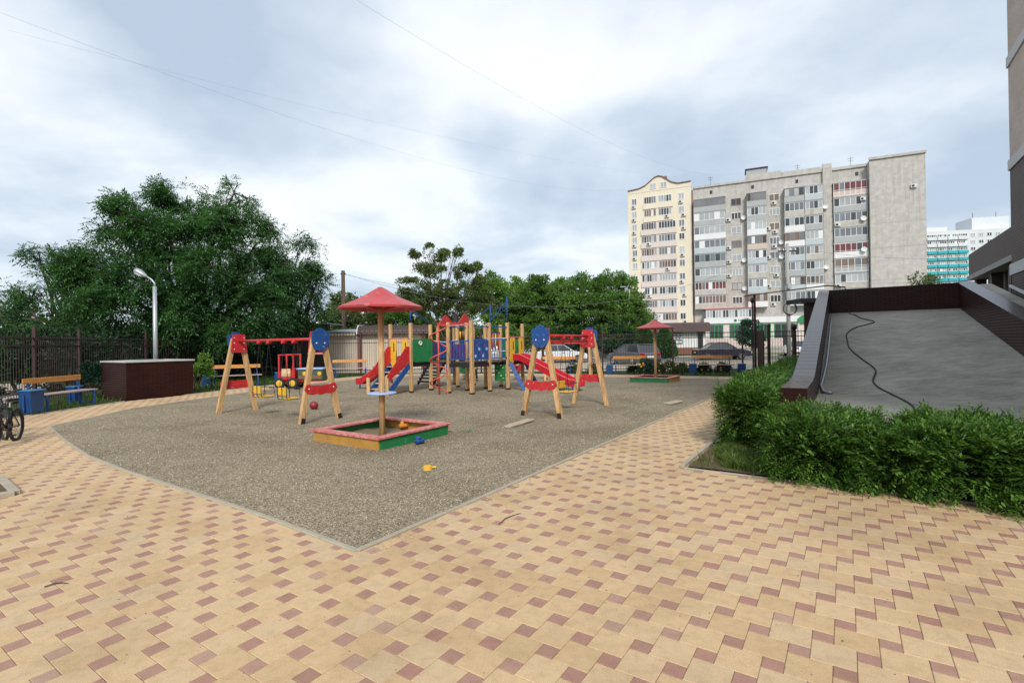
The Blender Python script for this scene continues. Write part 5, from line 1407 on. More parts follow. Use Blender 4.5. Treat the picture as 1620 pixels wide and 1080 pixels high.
for i, (x, y, a, ln_, lb_) in enumerate(((-.05, 4.62, 1.0, .34, 'thin curved twig lying on the paving right of the gravel corner'), (-3.15, 3.45, .5, .13, 'short dark twig on the paving at lower left'))):
    tw = MB().tube([(-ln_ / 2, 0, 0), (-ln_ * .1, .02, .004), (ln_ * .2, .015, 0), (ln_ / 2, -.02, .002)], [.004, .005, .004, .002], 6).build('twig', M['bark']); tw.location = (x, y, .006); tw.rotation_euler = (0, 0, a); tag(tw, lb_, 'twig')
sr = thing('spring_rider', 'small green spring rider behind the climbing structure', 'spring rider', (-2.1, 22.0, .01), .4)
MB().tube([Vector((math.cos(a) * .09, math.sin(a) * .09, .02 + a * .011)) for a in [k * .5 for k in range(60)]], .014, 6).build('spring', M['black'], sr, True)
MB().plate([(-.4, .0), (-.3, .32), (-.12, .2), (.15, .22), (.28, .45), (.42, .38), (.36, .05), (.1, -.05)], (0, 0, .38), (1, 0, 0), (0, 0, 1), .05).build('body', M['green'], sr); MB().box((0, 0, .6), (.26, .24, .03), bev=.01).build('seat', M['yellow'], sr)
sr = thing('spring_rider', 'small red spring rider seen below the yellow panel by the right slide', 'spring rider', (.22, 22.0, .01), 1.2)
MB().tube([Vector((math.cos(a) * .09, math.sin(a) * .09, .02 + a * .011)) for a in [k * .5 for k in range(60)]], .014, 6).build('spring', M['black'], sr, True)
MB().plate([(-.35, .0), (-.35, .35), (-.1, .22), (.15, .22), (.22, .5), (.36, .45), (.34, .0)], (0, 0, .38), (.7, .7, 0), (0, 0, 1), .05).build('body', M['red'], sr); MB().box((0, 0, .6), (.24, .24, .03), bev=.01).build('seat', M['red'], sr)
# ================================================================== LAMP, BICYCLES, CARS, POLES, WIRES, PERSON
la = thing('street_lamp', 'pale grey street lamp with tilted flat head behind the tiled block', 'street lamp', (-13.5, 19.0, 0))
MB().tube([(0, 0, -.1), (0, 0, 3.95)], [.085, .07], 10).build('pole', M['galv'], la, True)
MB().tube([(0, 0, 3.9), (-.0, 0, 4.08), (-.12, 0, 4.22), (-.33, 0, 4.36)], .032, 8).build('arm', M['galv'], la, True)
hd = MB().lathe([(.03, 0), (.07, .05), (.12, .2), (.15, .36), (.13, .48), (.05, .53), (.01, .54)], 14, m=Matrix.Diagonal((.8, 1, 1))).build('lamp_head', M['lamp_shell'] if 'lamp_shell' in M else M['galv'], la, True)
hd.location = (-.28, 0, 4.32); hd.rotation_euler = (0, R(-58), 0)
dg = MB().lathe([(.03, .12), (.10, .2), (.125, .36), (.09, .47), (.01, .5)], 12, m=Matrix.Diagonal((.5, 1, 1))).build('lens', M['white'], hd, True); dg.location = (-.07, 0, 0)

def wheel_parts(par, c, r, tyre=.026, spokes=18):
    """bicycle wheel in the local xz plane"""
    c = Vector(c); n = 36
    t = MB().tube([c + Vector((r * math.cos(a), 0, r * math.sin(a))) for a in [2 * math.pi * k / n for k in range(n + 1)]], tyre, 8, False).build('wheel', M['rubber'], par, True)
    rm = MB().tube([c + Vector(((r - .03) * math.cos(a), 0, (r - .03) * math.sin(a))) for a in [2 * math.pi * k / n for k in range(n + 1)]], .010, 6, False)
    rm.build('rim', M['dark_steel'], t, True)
    sp = MB()
    for k in range(spokes):
        a = 2 * math.pi * k / spokes; sp.beam(c + Vector((0, (.02 if k % 2 else -.02), 0)), c + Vector(((r - .035) * math.cos(a), 0, (r - .035) * math.sin(a))), .0025)
    sp.lathe([(.02, -.035), (.02, .035)], 8, c, Matrix.Rotation(R(90), 4, 'X')); sp.build('spokes', M['dark_steel'], t)
    return t
def bicycle(label, loc, rz, col, r=.26):
    b = thing('bicycle', label, 'bicycle', loc, rz, 'bicycles parked at the left edge')
    F = Vector((.46, 0, r)); K = Vector((-.42, 0, r)); BB = Vector((-.02, 0, r + .01)); ST = Vector((-.17, 0, .60)); HT = Vector((.30, 0, .66)); HB = Vector((.34, 0, .54))
    wheel_parts(b, F, r); wheel_parts(b, K, r)
    fr = MB()
    for a, c in ((HB, BB), (HT, ST), (BB, ST)): fr.tube([a, c], .019, 8)
    for s in (-.045, .045): fr.tube([K + Vector((0, s, 0)), BB + Vector((0, s * .5, 0))], .011, 6).tube([K + Vector((0, s, 0)), ST + Vector((0, s * .3, 0))], .010, 6)
    fr.build('frame', M[col], b, True)
    fk = MB().tube([HT + Vector((-.01, 0, .05)), HB], .018, 8)
    for s in (-.05, .05): fk.tube([HB + Vector((.0, s * .6, 0)), HB + Vector((.04, s, -.1)), F + Vector((0, s, 0))], .012, 6)
    fk.build('fork', M['black'], b, True)
    h = MB().tube([HT + Vector((-.02, -.27, .22)), HT + Vector((.02, -.1, .18)), HT + Vector((-.01, 0, .12)), HT + Vector((.02, .1, .18)), HT + Vector((-.02, .27, .22))], .012, 8).tube([HT, HT + Vector((-.01, 0, .13))], .014, 8)
    hb = h.build('handlebar', M['dark_steel'], b, True)
    for s in (-1, 1): MB().tube([HT + Vector((-.01, s * .17, .205)), HT + Vector((-.02, s * .28, .222))], .018, 8).build('grip', M['rubber'], hb)
    sd_ = MB().tube([ST, ST + Vector((-.03, 0, .12))], .013, 8).build('seat_post', M['chrome'], b)
    MB().plate([(-.14, -.07), (-.12, .07), (0, .05), (.13, .015), (.13, -.015), (0, -.05), (-.12, -.075)], ST + Vector((-.03, 0, .14)), (1, 0, 0), (0, 1, 0), .05).build('saddle', M['rubber'], b)
    MB().lathe([(.075, -.004), (.075, .004)], 20, BB + Vector((0, .06, 0)), Matrix.Rotation(R(90), 4, 'X')).build('chain_ring', M['dark_steel'], b)
    ck = MB().beam(BB + Vector((0, .07, 0)), BB + Vector((.09, .075, -.12)), .016).beam(BB + Vector((0, -.06, 0)), BB + Vector((-.09, -.065, .12)), .016).box(BB + Vector((.09, .12, -.12)), (.07, .08, .02)).box(BB + Vector((-.09, -.11, .12)), (.07, .08, .02))
    ck.build('crank', M['black'], b)
    for c, a0, a1 in ((F, .5, 2.6), (K, .3, 2.9)): MB().tube([c + Vector(((r + .045) * math.cos(a), 0, (r + .045) * math.sin(a))) for a in [a0 + (a1 - a0) * k / 12 for k in range(13)]], .016, 6).build('mudguard', M['black'], b, True)
    return b
bicycle('small dark bicycle at the left edge with its front wheel towards us', (-8.78, 8.68, 0), R(-64), 'black')
bicycle('second dark bicycle leaning just behind the first at the left edge', (-9.62, 9.35, 0), R(-32), 'dark_steel', .24)

# ---- cars
def car_paint(name, col): 
    m = paint(name, col, .28, .08, bmp=0); m.node_tree.nodes['Principled BSDF'].inputs['Coat Weight'].default_value = .8; return m
M['car_dark'] = car_paint('car_dark', (0.02, 0.018, 0.028)); M['car_grey'] = car_paint('car_grey', (0.10, 0.10, 0.11)); M['car_white'] = car_paint('car_white', (0.66, 0.67, 0.68)); M['car_silver'] = car_paint('car_silver', (0.36, 0.37, 0.39))
M['tail'] = paint('tail_lamp', (0.35, 0.01, 0.015), .2, .1, bmp=0)
def car(label, loc, rz, mt, L_=4.4, Wd=1.75, Ht=1.44, group='cars parked on the street beyond the fence', hatch=False):
    """front towards local +x"""
    c = thing('parked_car', label, 'car', loc, rz, group)
    x0, x1 = -L_ / 2, L_ / 2
    if hatch: roof = [(x0 + .12, .92), (x0 + .42, Ht - .04), (x0 + 1.0, Ht), (x0 + 2.0, Ht - .02), (x0 + 2.95, .95)]
    else: roof = [(x0 + .72, .93), (x0 + 1.35, Ht - .06), (x0 + 1.75, Ht), (x0 + 2.45, Ht - .02), (x0 + 3.2, .95)]
    low = [(x0, .42), (x0 + .02, .80), (x0 + .12, .92)] + [(x0 + .8, .94), (x1 - 1.25, .95), (x1 - .5, .84), (x1 - .08, .70), (x1, .50), (x1 - .05, .28), (x0 + .1, .26)]
    def loft(prof, w0, w1, z0, z1):
        n = len(prof); vs = []
        for s in (-1, 1):
            for (x, z) in prof:
                t = (z - z0) / (z1 - z0); vs.append((x, s * (w0 + (w1 - w0) * max(0, min(1, t))) / 2, z))
        return vs, [tuple(range(n - 1, -1, -1)), tuple(range(n, 2 * n))] + [(i, (i + 1) % n, (i + 1) % n + n, i + n) for i in range(n)]
    b = MB(); vs, fs = loft(low, Wd, Wd - .08, .3, .95); b.add(vs, fs); body = b.build('body', M[mt], c)
    bv = body.modifiers.new('b', 'BEVEL'); bv.width = .06; bv.segments = 2
    b = MB(); vs, fs = loft(roof + [], Wd - .10, Wd - .42, .92, Ht); b.add(vs, fs); cab = b.build('cabin', M['glass'], c)
    b = MB(); vs, fs = loft([(roof[1][0] - .05, roof[1][1] + .02), (roof[2][0], Ht + .03), (roof[3][0] + .05, Ht + .01), (roof[3][0], Ht - .07), (roof[1][0] + .05, roof[1][1] - .05)], Wd - .40, Wd - .42, Ht - .1, Ht + .03); b.add(vs, fs); b.build('roof', M[mt], c)
    for s in (-1, 1):
        y0, y1 = s * (Wd / 2 - .055), s * (Wd / 2 - .20)
        for (xa, za), (xb, zb) in ((roof[0], roof[1]), (roof[-1], roof[3])): MB().beam((xa, y0, za), (xb, y1, zb), .07, .05).build('pillar', M[mt], c)
        xm = (roof[0][0] + roof[-1][0]) / 2 - .05; MB().beam((xm, y0 + s * .01, .94), (xm, y1 + s * .01, Ht - .04), .08, .04, up=(1, 0, 0)).build('pillar', M[mt], c)
        for x in (x0 + .82, x1 - .85):
            w = MB().lathe([(.19, 0), (.30, 0), (.315, .03), (.315, .17), (.30, .2), (.19, .2)], 20, (x, s * (Wd / 2 - .10) + .10, .315), Matrix.Rotation(R(90), 4, 'X')).build('wheel', M['rubber'], c)
            MB().lathe([(.20, 0.0), (.20, .205), (.05, .212)] if s < 0 else [(.05, -.012), (.20, -.005), (.20, .19)], 16, (x, s * (Wd / 2 - .10) + .10, .315), Matrix.Rotation(R(90), 4, 'X')).build('hub_cap', M['chrome'], w)
        MB().box((x1 - .16, s * (Wd / 2 - .28), .66), (.14, .36, .13), bev=.03).build('headlight', M['white'], c)
        MB().box((x0 + .04, s * (Wd / 2 - .25), .78), (.08, .38, .16), bev=.02).build('tail_light', M['tail'], c)
        MB().box((roof[-1][0] - .25, s * (Wd / 2 + .06), 1.0), (.10, .16, .11), bev=.03).build('mirror', M[mt], c)
        for xh in (x0 + 1.9, x0 + 2.9): MB().box((xh - .55, s * (Wd / 2 - .015), .80), (.14, .03, .03)).build('door_handle', M['chrome'], c)
    MB().box((x0 - .0, 0, .62), (.03, .52, .12)).build('number_plate', M['white'], c)
    MB().box((x0 + .02, 0, .38), (.14, Wd - .1, .16), bev=.04).build('bumper', M['black'], c); MB().box((x1 - .02, 0, .38), (.14, Wd - .1, .16), bev=.04).build('bumper', M['black'], c)
    return c
car('grey hatchback seen from behind, left of the far sandbox pole', (8.2, 34.2, -.03), R(112), 'car_grey', 3.9, hatch=True)
car('dark sedan parked side-on behind the bench next to the gate', (17.7, 42.5, -.04), R(-4), 'car_dark')
car('white car behind the bars next to the right swing set', (3.9, 41.5, -.04), R(6), 'car_white')
car('silver car half hidden behind the red slide on the right', (-.6, 40.5, -.04), R(3), 'car_silver')
car('white car parked far off near the utility pole and ramp', (27.0, 47.5, -.04), R(75), 'car_white', hatch=True)

# ---- poles and wires
up = thing('utility_pole', 'tall grey concrete utility pole with a coil of cable in front of the grey block', 'utility pole', (22.06, 40, 0))
MB().tube([(0, 0, -.1), (0, 0, 9.2)], [.17, .11], 10).build('shaft', M['concrete'], up, True)
MB().box((0, 0, 8.6), (1.5, .09, .09)).build('cross_arm', M['dark_steel'], up)
for x in (-.65, -.3, .3, .65): MB().lathe([(.03, 0), (.055, .05), (.03, .14)], 8, (x, 0, 8.65)).build('insulator', M['bolt'], up)
cc = MB()
for k in range(4): cc.tube([Vector((math.cos(a) * (.50 + .02 * k), -.2 - .03 * k, 4.0 + math.sin(a) * (.50 - .015 * k))) for a in [2 * math.pi * q / 24 for q in range(25)]], .028, 6, False)
cc.build('cable_coil', M['rubber'], up, True)
MB().box((0, -.2, 5.8), (.3, .2, .4)).build('junction_box', M['galv'], up)
u3 = thing('utility_pole', 'dark wooden utility pole rising behind the beige shed at left of the umbrella', 'utility pole', (-12.05, 36, 0))
MB().tube([(0, 0, -.1), (0, 0, 6.98)], [.17, .13], 9).build('shaft', M['bark'], u3, True); MB().box((0, 0, 6.75), (.34, .10, .10)).build('cross_arm', M['dark_steel'], u3)
u4 = thing('street_light', 'thin pale street light pole in front of the tree row beside the cream block', 'street light', (11.75, 50, 0))
MB().tube([(0, 0, -.1), (0, 0, 6.4), (.05, 0, 6.7)], [.08, .06, .05], 8).build('pole', M['galv'], u4, True); MB().box((-.1, 0, 2.55), (.5, .12, .4), bev=.03).build('sign_board', M['panel_white'], u4); MB().tube([(.05, 0, 6.6), (-.5, -.3, 6.95)], .04, 6).build('arm', M['galv'], u4); MB().box((-.7, -.4, 6.98), (.6, .22, .12), bev=.04).build('lamp_head', M['galv'], u4)
def wire(label, a, b, sag, r=.012):
    a = Vector(a); b = Vector(b)
    o = MB().tube([a.lerp(b, t / 24) - Vz * (sag * 4 * (t / 24) * (1 - t / 24)) for t in range(25)], r, 5).build('overhead_wire', M['wire'], smooth=True); tag(o, label, 'wire')
M['wire'] = paint('wire', (0.16, 0.16, 0.17), .6, .1, bmp=0)
wire('thin wire crossing the sky from the upper left corner', (-24.5, 23.0, 17.6), (24.5, 100, 32.0), 3.2, .0042)
wire('thin wire sloping down across the middle of the sky to the grey block roof', (-7.9, 22, 17.6), (41.2, 90, 31.4), 3.0, .0042)
wire('lower faint wire in the sky ending at the cream block', (-30, 30, 20.8), (37.5, 94.6, 31.8), 1.6, .0036)
wire('wire from the utility pole across the blank end wall of the grey block', (22.7, 40, 8.75), (46, 46, 8.9), .5, .011)
wire('lower wire from the utility pole towards the right building', (22.1, 40, 6.2), (46, 45, 7.0), .4, .010)
wire('wire from the utility pole leftwards over the trees', (21.4, 40, 8.75), (-12.0, 36.0, 6.8), 3.4, .010)
wire('wire from the wooden pole at left towards the play tower', (-12.0, 36, 6.7), (11.8, 50, 4.4), .6, .009)

# ---- child standing behind the climbing structure
def skinned(name, pts, edges, rad, mats, parent, sub=2):
    me = bpy.data.meshes.new(name); me.from_pydata(pts, edges, []); me.update()
    o = link(name, me, mats, parent)
    md = o.modifiers.new('skin', 'SKIN'); md.use_smooth_shade = True
    for i, r in enumerate(rad): me.skin_vertices[0].data[i].radius = (r, r) if not isinstance(r, tuple) else r
    me.skin_vertices[0].data[0].use_root = True
    s = o.modifiers.new('sub', 'SUBSURF'); s.levels = sub; s.render_levels = sub
    return o
M['skin'] = paint('skin', (0.50, 0.29, 0.20), .55, .08, bmp=0)
M['jacket'] = paint('yellow_jacket', (0.62, 0.42, 0.06), .8, .2); M['trouser'] = paint('dark_trousers', (0.018, 0.016, 0.02), .85, .3); M['hair'] = paint('hair', (0.10, 0.055, 0.03), .6, .3)
pe = thing('person', 'small child in yellow jacket and dark trousers behind the climbing structure', 'person', (-1.62, 21.6, .01), R(200))
pp = [(0, 0, .50), (0, .01, .60), (0, .015, .72), (0, .01, .80), (0, .0, .85), (0, -.01, .91), (0, -.012, .99), (0, -.008, 1.03),
      (.10, .01, .76), (.13, .015, .62), (.11, -.06, .52), (.105, -.09, .48), (-.10, .01, .76), (-.13, .015, .62), (-.11, -.06, .52), (-.105, -.09, .48),
      (.055, 0, .47), (.06, -.01, .28), (.065, .02, .07), (.07, -.06, .03), (-.055, 0, .47), (-.06, .03, .28), (-.065, .10, .08), (-.07, .03, .03)]
pe_e = [(0, 1), (1, 2), (2, 3), (3, 4), (4, 5), (5, 6), (6, 7), (3, 8), (8, 9), (9, 10), (10, 11), (3, 12), (12, 13), (13, 14), (14, 15), (0, 16), (16, 17), (17, 18), (18, 19), (0, 20), (20, 21), (21, 22), (22, 23)]
rad = [.085, .08, .085, .065, .04, .075, .082, .055, .04, .032, .025, .022, .04, .032, .025, .022, .062, .045, .034, .028, .062, .045, .034, .028]
skinned('body', pp, pe_e, rad, M['skin'], pe)
jk = [0, 1, 2, 3, 8, 9, 10, 12, 13, 14]
skinned('jacket', [pp[i] for i in jk], [(0, 1), (1, 2), (2, 3), (3, 4), (4, 5), (5, 6), (3, 7), (7, 8), (8, 9)], [.108, .10, .102, .078, .055, .045, .036, .055, .045, .036], M['jacket'], pe)
tk = [0, 16, 17, 18, 20, 21, 22]
skinned('trousers', [pp[i] for i in tk], [(0, 1), (1, 2), (2, 3), (0, 4), (4, 5), (5, 6)], [.098, .075, .056, .046, .075, .056, .046], M['trouser'], pe)
MB().sphere((0, .008, .965), .098, 14, 10, (.95, 1, 1.0)).build('hair', M['hair'], pe, True)
for x, y in ((.068, -.02), (-.068, .07)): MB().box((x, y, .03), (.075, .17, .07), bev=.025).build('shoe', M['black'], pe)
# ================================================================== HEDGES, SHRUBS, TREES
M['thuja'] = leaf_mat('thuja', (0.028, 0.078, 0.013), (0.14, 0.26, 0.042), .30, 4.0)
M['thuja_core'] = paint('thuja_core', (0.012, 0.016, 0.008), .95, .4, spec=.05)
M['dark_leaf'] = leaf_mat('dark_leaf', (0.026, 0.074, 0.029), (0.088, 0.20, 0.062), .37, .6)
M['mid_leaf'] = leaf_mat('mid_leaf', (0.070, 0.135, 0.030), (0.155, 0.285, 0.060), .38, .3)
M['lime_leaf'] = leaf_mat('lime_leaf', (0.095, 0.175, 0.036), (0.20, 0.34, 0.07), .38, .3)
M['olive_leaf'] = leaf_mat('olive_leaf', (0.068, 0.096, 0.032), (0.15, 0.20, 0.068), .35, .3)
M['teal_leaf'] = leaf_mat('teal_leaf', (0.016, 0.050, 0.034), (0.040, 0.10, 0.058), .25, .5)
M['shade_tinted_leaf'] = leaf_mat('shade_tinted_leaf', (0.012, 0.030, 0.013), (0.034, 0.075, 0.028), .2, .6)  # bush leaves coloured darker to carry the shade under the dense canopy
M['rose_leaf'] = leaf_mat('rose_leaf', (0.045, 0.075, 0.02), (0.12, 0.13, 0.04), .25, 2.0)
M['petal'] = paint('petal', (0.72, 0.60, 0.52), .6, .15, bmp=0)

def rand_dirs(n, up=0.0):
    d = RNG.normal(0, 1, (n, 3)); d[:, 2] += up
    return d / np.linalg.norm(d, axis=1)[:, None]
def leaf_cloud(name, P, D, ln, wd, mat, parent, roll=None, curl=.25):
    """kite-shaped leaves at P pointing along D"""
    n = len(P)
    ln = np.broadcast_to(ln, (n,)); wd = np.broadcast_to(wd, (n,))
    ref = RNG.normal(0, 1, (n, 3))
    side = np.cross(D, ref); side /= np.maximum(np.linalg.norm(side, axis=1), 1e-6)[:, None]
    nr = np.cross(side, D)
    base = P; tip = P + D * ln[:, None] - nr * (ln * curl)[:, None]
    md = P + D * (ln * .45)[:, None]
    V = np.stack([base, md + side * (wd / 2)[:, None], tip, md - side * (wd / 2)[:, None]], 1).reshape(-1, 3)
    F = (np.array([[0, 1, 2, 3]])[None] + (np.arange(n) * 4)[:, None, None]).reshape(-1, 4)
    return link(name, np_mesh(name, V, F), mat, parent)

def frond_cloud(name, P, D, ln, mat, parent, nl=7, droop=.38, wf=.19, lf=.46, ld=.28):
    """compound leaves: paired leaflets along a drooping stalk"""
    n = len(P); Z = np.array([0, 0, 1.0])
    side = np.cross(D, Z) + RNG.normal(0, .25, (n, 3)); side /= np.maximum(np.linalg.norm(side, axis=1), 1e-6)[:, None]
    Vs = []
    for k in range(nl):
        t = .12 + .88 * k / (nl - 1); s = (1 if k % 2 else -1) if k < nl - 1 else 0
        base = P + D * (ln * t)[:, None] - Z[None] * (ln * droop * t * t)[:, None]
        dr = D * (.55 if s else 1) + side * (s * .85) - Z[None] * ld + RNG.normal(0, .12, (n, 3)); dr /= np.linalg.norm(dr, axis=1)[:, None]
        L2 = (ln * (lf - .12 * abs(t - .5)))[:, None]; w = np.cross(dr, side * .3 + Z[None]); w /= np.maximum(np.linalg.norm(w, axis=1), 1e-6)[:, None]
        md = base + dr * L2 * .45
        Vs.append(np.stack([base, md + w * L2 * wf, base + dr * L2 - Z[None] * L2 * ld * .5, md - w * L2 * wf], 1))
    V = np.stack(Vs, 1).reshape(-1, 3); m = n * nl
    F = (np.array([[0, 1, 2, 3]])[None] + (np.arange(m) * 4)[:, None, None]).reshape(-1, 4)
    return link(name, np_mesh(name, V, F), mat, parent)
# ---- thuja hedge: separate clipped-looking shrubs
def thuja(label, u, v, ru, rv, h, n, group='thuja shrubs of the hedge', seed=0, ln=(.09, .16), wd=.19):
    n = int(n * .80)
    c = W(u, v, .02)
    root = thing('thuja_shrub', label, 'hedge shrub', c, ROT_U, group)
    d = rand_dirs(n, .25); d[:, 2] = np.where(d[:, 2] < -.55, -d[:, 2], d[:, 2])
    # superellipsoid body with lumps
    e = .66
    q = np.sign(d) * np.abs(d) ** e
    rad = 1.0
    lump = np.array([noise.noise((p[0] * 2.6 + seed, p[1] * 2.6, p[2] * 2.6)) for p in d])
    lump2 = np.array([noise.noise((p[0] * 6 + seed, p[1] * 6, p[2] * 6 + 5)) for p in d])
    depth = 1 - .38 * RNG.uniform(0, 1, n) ** 1.8
    lump3 = np.array([noise.noise((p[0] * 13 + seed, p[1] * 13, p[2] * 13 + 9)) for p in d])
    k = (1 + .26 * lump + .24 * lump2 + .16 * lump3) * depth
    P = np.stack([q[:, 0] * ru * k, q[:, 1] * rv * k, h * .44 + q[:, 2] * h * .54 * k], 1)
    P[:, 2] = np.maximum(P[:, 2], .02)
    nd_ = q * np.array([1 / ru, 1 / rv, 1.4 / h]); nd_ /= np.linalg.norm(nd_, axis=1)[:, None]
    D = nd_ * 1.0 + RNG.normal(0, .50, (n, 3)) + np.array([0, 0, .22]); D /= np.linalg.norm(D, axis=1)[:, None]
    frond_cloud('foliage', P, D, RNG.uniform(ln[0], ln[1], n), M['thuja'], root, 8, .25, wd, .42, .12)
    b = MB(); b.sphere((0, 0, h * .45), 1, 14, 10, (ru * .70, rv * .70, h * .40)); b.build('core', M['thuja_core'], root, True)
    st = MB()
    for kk in range(3): a = kk * 2.1; st.tube([(0.03 * math.cos(a), .03 * math.sin(a), -.05), (ru * .3 * math.cos(a), rv * .3 * math.sin(a), h * .5)], .02, 6)
    st.build('stem', M['bark'], root)
# front row, nearest to us
thuja('small thuja shrub tucked against the near end of the parapet', 7.95, -.80, .36, .32, .56, 2800, seed=1)
thuja('rounded thuja shrub in the front row in front of the parapet end', 7.10, -.24, .78, .54, .66, 8000, seed=2)
thuja('low thuja shrub in the front row, at the dip between two mounds', 7.06, .36, .74, .40, .52, 5200, seed=3)
thuja('bushy thuja shrub in the front row right of the cable end', 7.00, .95, .80, .54, .68, 7600, seed=4)
thuja('front-row thuja shrub nearest to the right picture edge', 6.98, 1.55, .78, .46, .63, 6400, seed=5)
thuja('lower thuja shrub of the front row continuing past the right edge', 6.95, 2.15, .74, .50, .52, 5000, seed=6)
# side row along the path
for i, (u, h, lab) in enumerate(((8.55, .86, 'first thuja shrub of the path row, nearest the bed corner'), (9.5, .90, 'second thuja shrub of the path row beside the parapet'), (10.5, .92, 'third thuja shrub of the path row beside the parapet'), (11.6, .92, 'fourth thuja shrub of the path row'), (12.8, .95, 'fifth thuja shrub of the path row'), (14.2, .95, 'sixth thuja shrub of the path row'), (15.8, .95, 'seventh thuja shrub of the path row'), (17.6, .95, 'last thuja shrub of the path row, near the gate'))):
    thuja(lab, u, -1.22, .62 if i < 4 else .85, .40, h, 4200 if i < 2 else 2400, seed=10 + i, ln=(.10, .17), wd=.19)

# ---- general trees
def limb(a, b, r0, r1, n=6, wob=.12):
    a = Vector(a); b = Vector(b); pts = []; l = (b - a).length
    w = Vector((random.uniform(-1, 1), random.uniform(-1, 1), random.uniform(-.2, .6))) * wob * l
    for k in range(n + 1):
        t = k / n; pts.append(a.lerp(b, t) + w * math.sin(math.pi * t) * (1 - t * .4))
    return pts, [r0 + (r1 - r0) * k / n for k in range(n + 1)]
def tree(name, label, base, clumps, trunk_h, r, mat, leaf, dens, group=None, droop=0.0, twigs=0, fill=.75, cat='tree', gapk=.25, frond=0, sub=4):
    """clumps: (x,y,z,rx,rz) in world metres; leaves fill lumpy ellipsoids, limbs reach each"""
    base = Vector((*base, -.05))
    root = thing(name, label, cat, base, 0, group)
    tb = MB()
    top = Vector((random.uniform(-.3, .3), random.uniform(-.3, .3), trunk_h))
    pts, rs = limb((0, 0, -.1), top, r, r * .6, 8, .04); tb.tube(pts, rs, 8)
    Ps = []; Ds = []
    extra = []
    for (x, y, z, rx, rz) in clumps:
        for q in range(sub):
            d = Vector(rand_dirs(1, .35)[0]); f = random.uniform(.28, .5)
            extra.append((x + d.x * rx * .95, y + d.y * rx * .95, z + d.z * rz * 1.0, rx * f, rz * f))
    main = len(clumps)
    clumps = list(clumps) + extra
    for ci, (x, y, z, rx, rz) in enumerate(clumps):
        c = Vector((x, y, z)) - base
        st = pts[random.randint(3, 8)] if ci < main else Vector(clumps[(ci - main) // max(1, sub)][:3]) - base
        lp_, lr = limb(st, c, r * (.42 if ci < main else .09), r * (.10 if ci < main else .04), 6, .10); tb.tube(lp_, lr, 6)
        for q in range(twigs + 2 if ci < main else 1):
            e2 = c + Vector((random.uniform(-1, 1) * rx, random.uniform(-1, 1) * rx, random.uniform(-.4, 1) * rz)) * .85
            l2, r2 = limb(lp_[random.randint(3, 6)], e2, r * .10, r * .03, 4, .12); tb.tube(l2, r2, 5)
        n = int(dens * rx * rx * 4 * (1 if ci < main else 1.5))
        d = rand_dirs(n)
        lum = np.array([noise.noise((p[0] * 1.9 + x, p[1] * 1.9 + y, p[2] * 1.9 + z)) for p in d])
        lum2 = np.array([noise.noise((p[0] * 4.5 + x, p[1] * 4.5 + y, p[2] * 4.5 + z)) for p in d])
        k = (1 + .35 * lum + .22 * lum2) * (1 - fill * RNG.uniform(0, 1, n) ** 1.6)
        P = np.stack([c.x + d[:, 0] * rx * k, c.y + d[:, 1] * rx * k, c.z + d[:, 2] * rz * k], 1)
        # gaps: drop leaves where a 3d noise is low, keeps sky holes and clumps
        g = np.array([noise.noise((p[0] * 1.0 + 7, p[1] * 1.0, p[2] * 1.5)) for p in P])
        kp = g > -gapk + RNG.uniform(-.12, .12, n)
        P = P[kp]; d = d[kp]
        D = d * .7 + RNG.normal(0, .55, d.shape) + np.array([0, 0, .15 - droop]); D /= np.linalg.norm(D, axis=1)[:, None]
        Ps.append(P); Ds.append(D)
    tb.build('trunk', M['bark'], root, True)
    P = np.concatenate(Ps); D = np.concatenate(Ds); n = len(P)
    if frond: frond_cloud('crown', P, D, RNG.uniform(frond * .7, frond * 1.3, n), mat, root)
    else: leaf_cloud('crown', P, D, RNG.uniform(leaf * .7, leaf * 1.3, n), RNG.uniform(leaf * .38, leaf * .6, n), mat, root)
    return root
def at(px, py, Y):
    """point seen at photo position px,py at distance Y"""
    xp, yp = (px - 810) / 794.0, (py - 540) / 794.0
    c, s = math.cos(-.015), math.sin(-.015)
    x = c * xp + s * yp; y = -s * xp + c * yp
    return (x * Y, Y, EYE + (.003 - y) * Y)
def cl_px(lst):
    o = []
    for (px, py, rp, Y) in lst:
        p = at(px, py, Y); rr = rp / 794.0 * Y; o.append((p[0], p[1], p[2], rr, rr * .8))
    return o
tree('big_tree', 'huge dark green tree towering over the left fence behind the lamp', (-17.2, 26.5),
     cl_px([(240, 335, 42, 26), (205, 350, 36, 25), (290, 338, 44, 27), (355, 335, 40, 27), (385, 350, 34, 26), (200, 385, 52, 25), (265, 385, 60, 24.5), (335, 390, 60, 25), (400, 392, 52, 26),
            (150, 410, 40, 25.5), (170, 440, 52, 24), (235, 445, 62, 23.5), (310, 450, 66, 24), (380, 445, 60, 24.5), (430, 430, 46, 26), (200, 495, 60, 23.5), (280, 505, 60, 24), (360, 500, 60, 24), (425, 490, 50, 25), (250, 305, 22, 26), (370, 306, 20, 27), (190, 322, 18, 25)]),
     3.6, .32, M['dark_leaf'], .26, 105, droop=.1, twigs=2, gapk=.04, frond=.36)
tree('dark_tree', 'dark loose-branched tree at the far left reaching out of the frame', (-22.0, 25.0),
     cl_px([(112, 425, 28, 25), (75, 440, 26, 25), (60, 400, 18, 25), (110, 400, 18, 24.5), (130, 460, 42, 24.5), (80, 490, 46, 24.5), (18, 455, 20, 25), (10, 500, 40, 25), (-40, 480, 40, 25), (120, 510, 44, 24), (45, 395, 9, 25)]),
     3.0, .22, M['dark_leaf'], .24, 84, droop=.1, twigs=2, gapk=-.06, frond=.38)
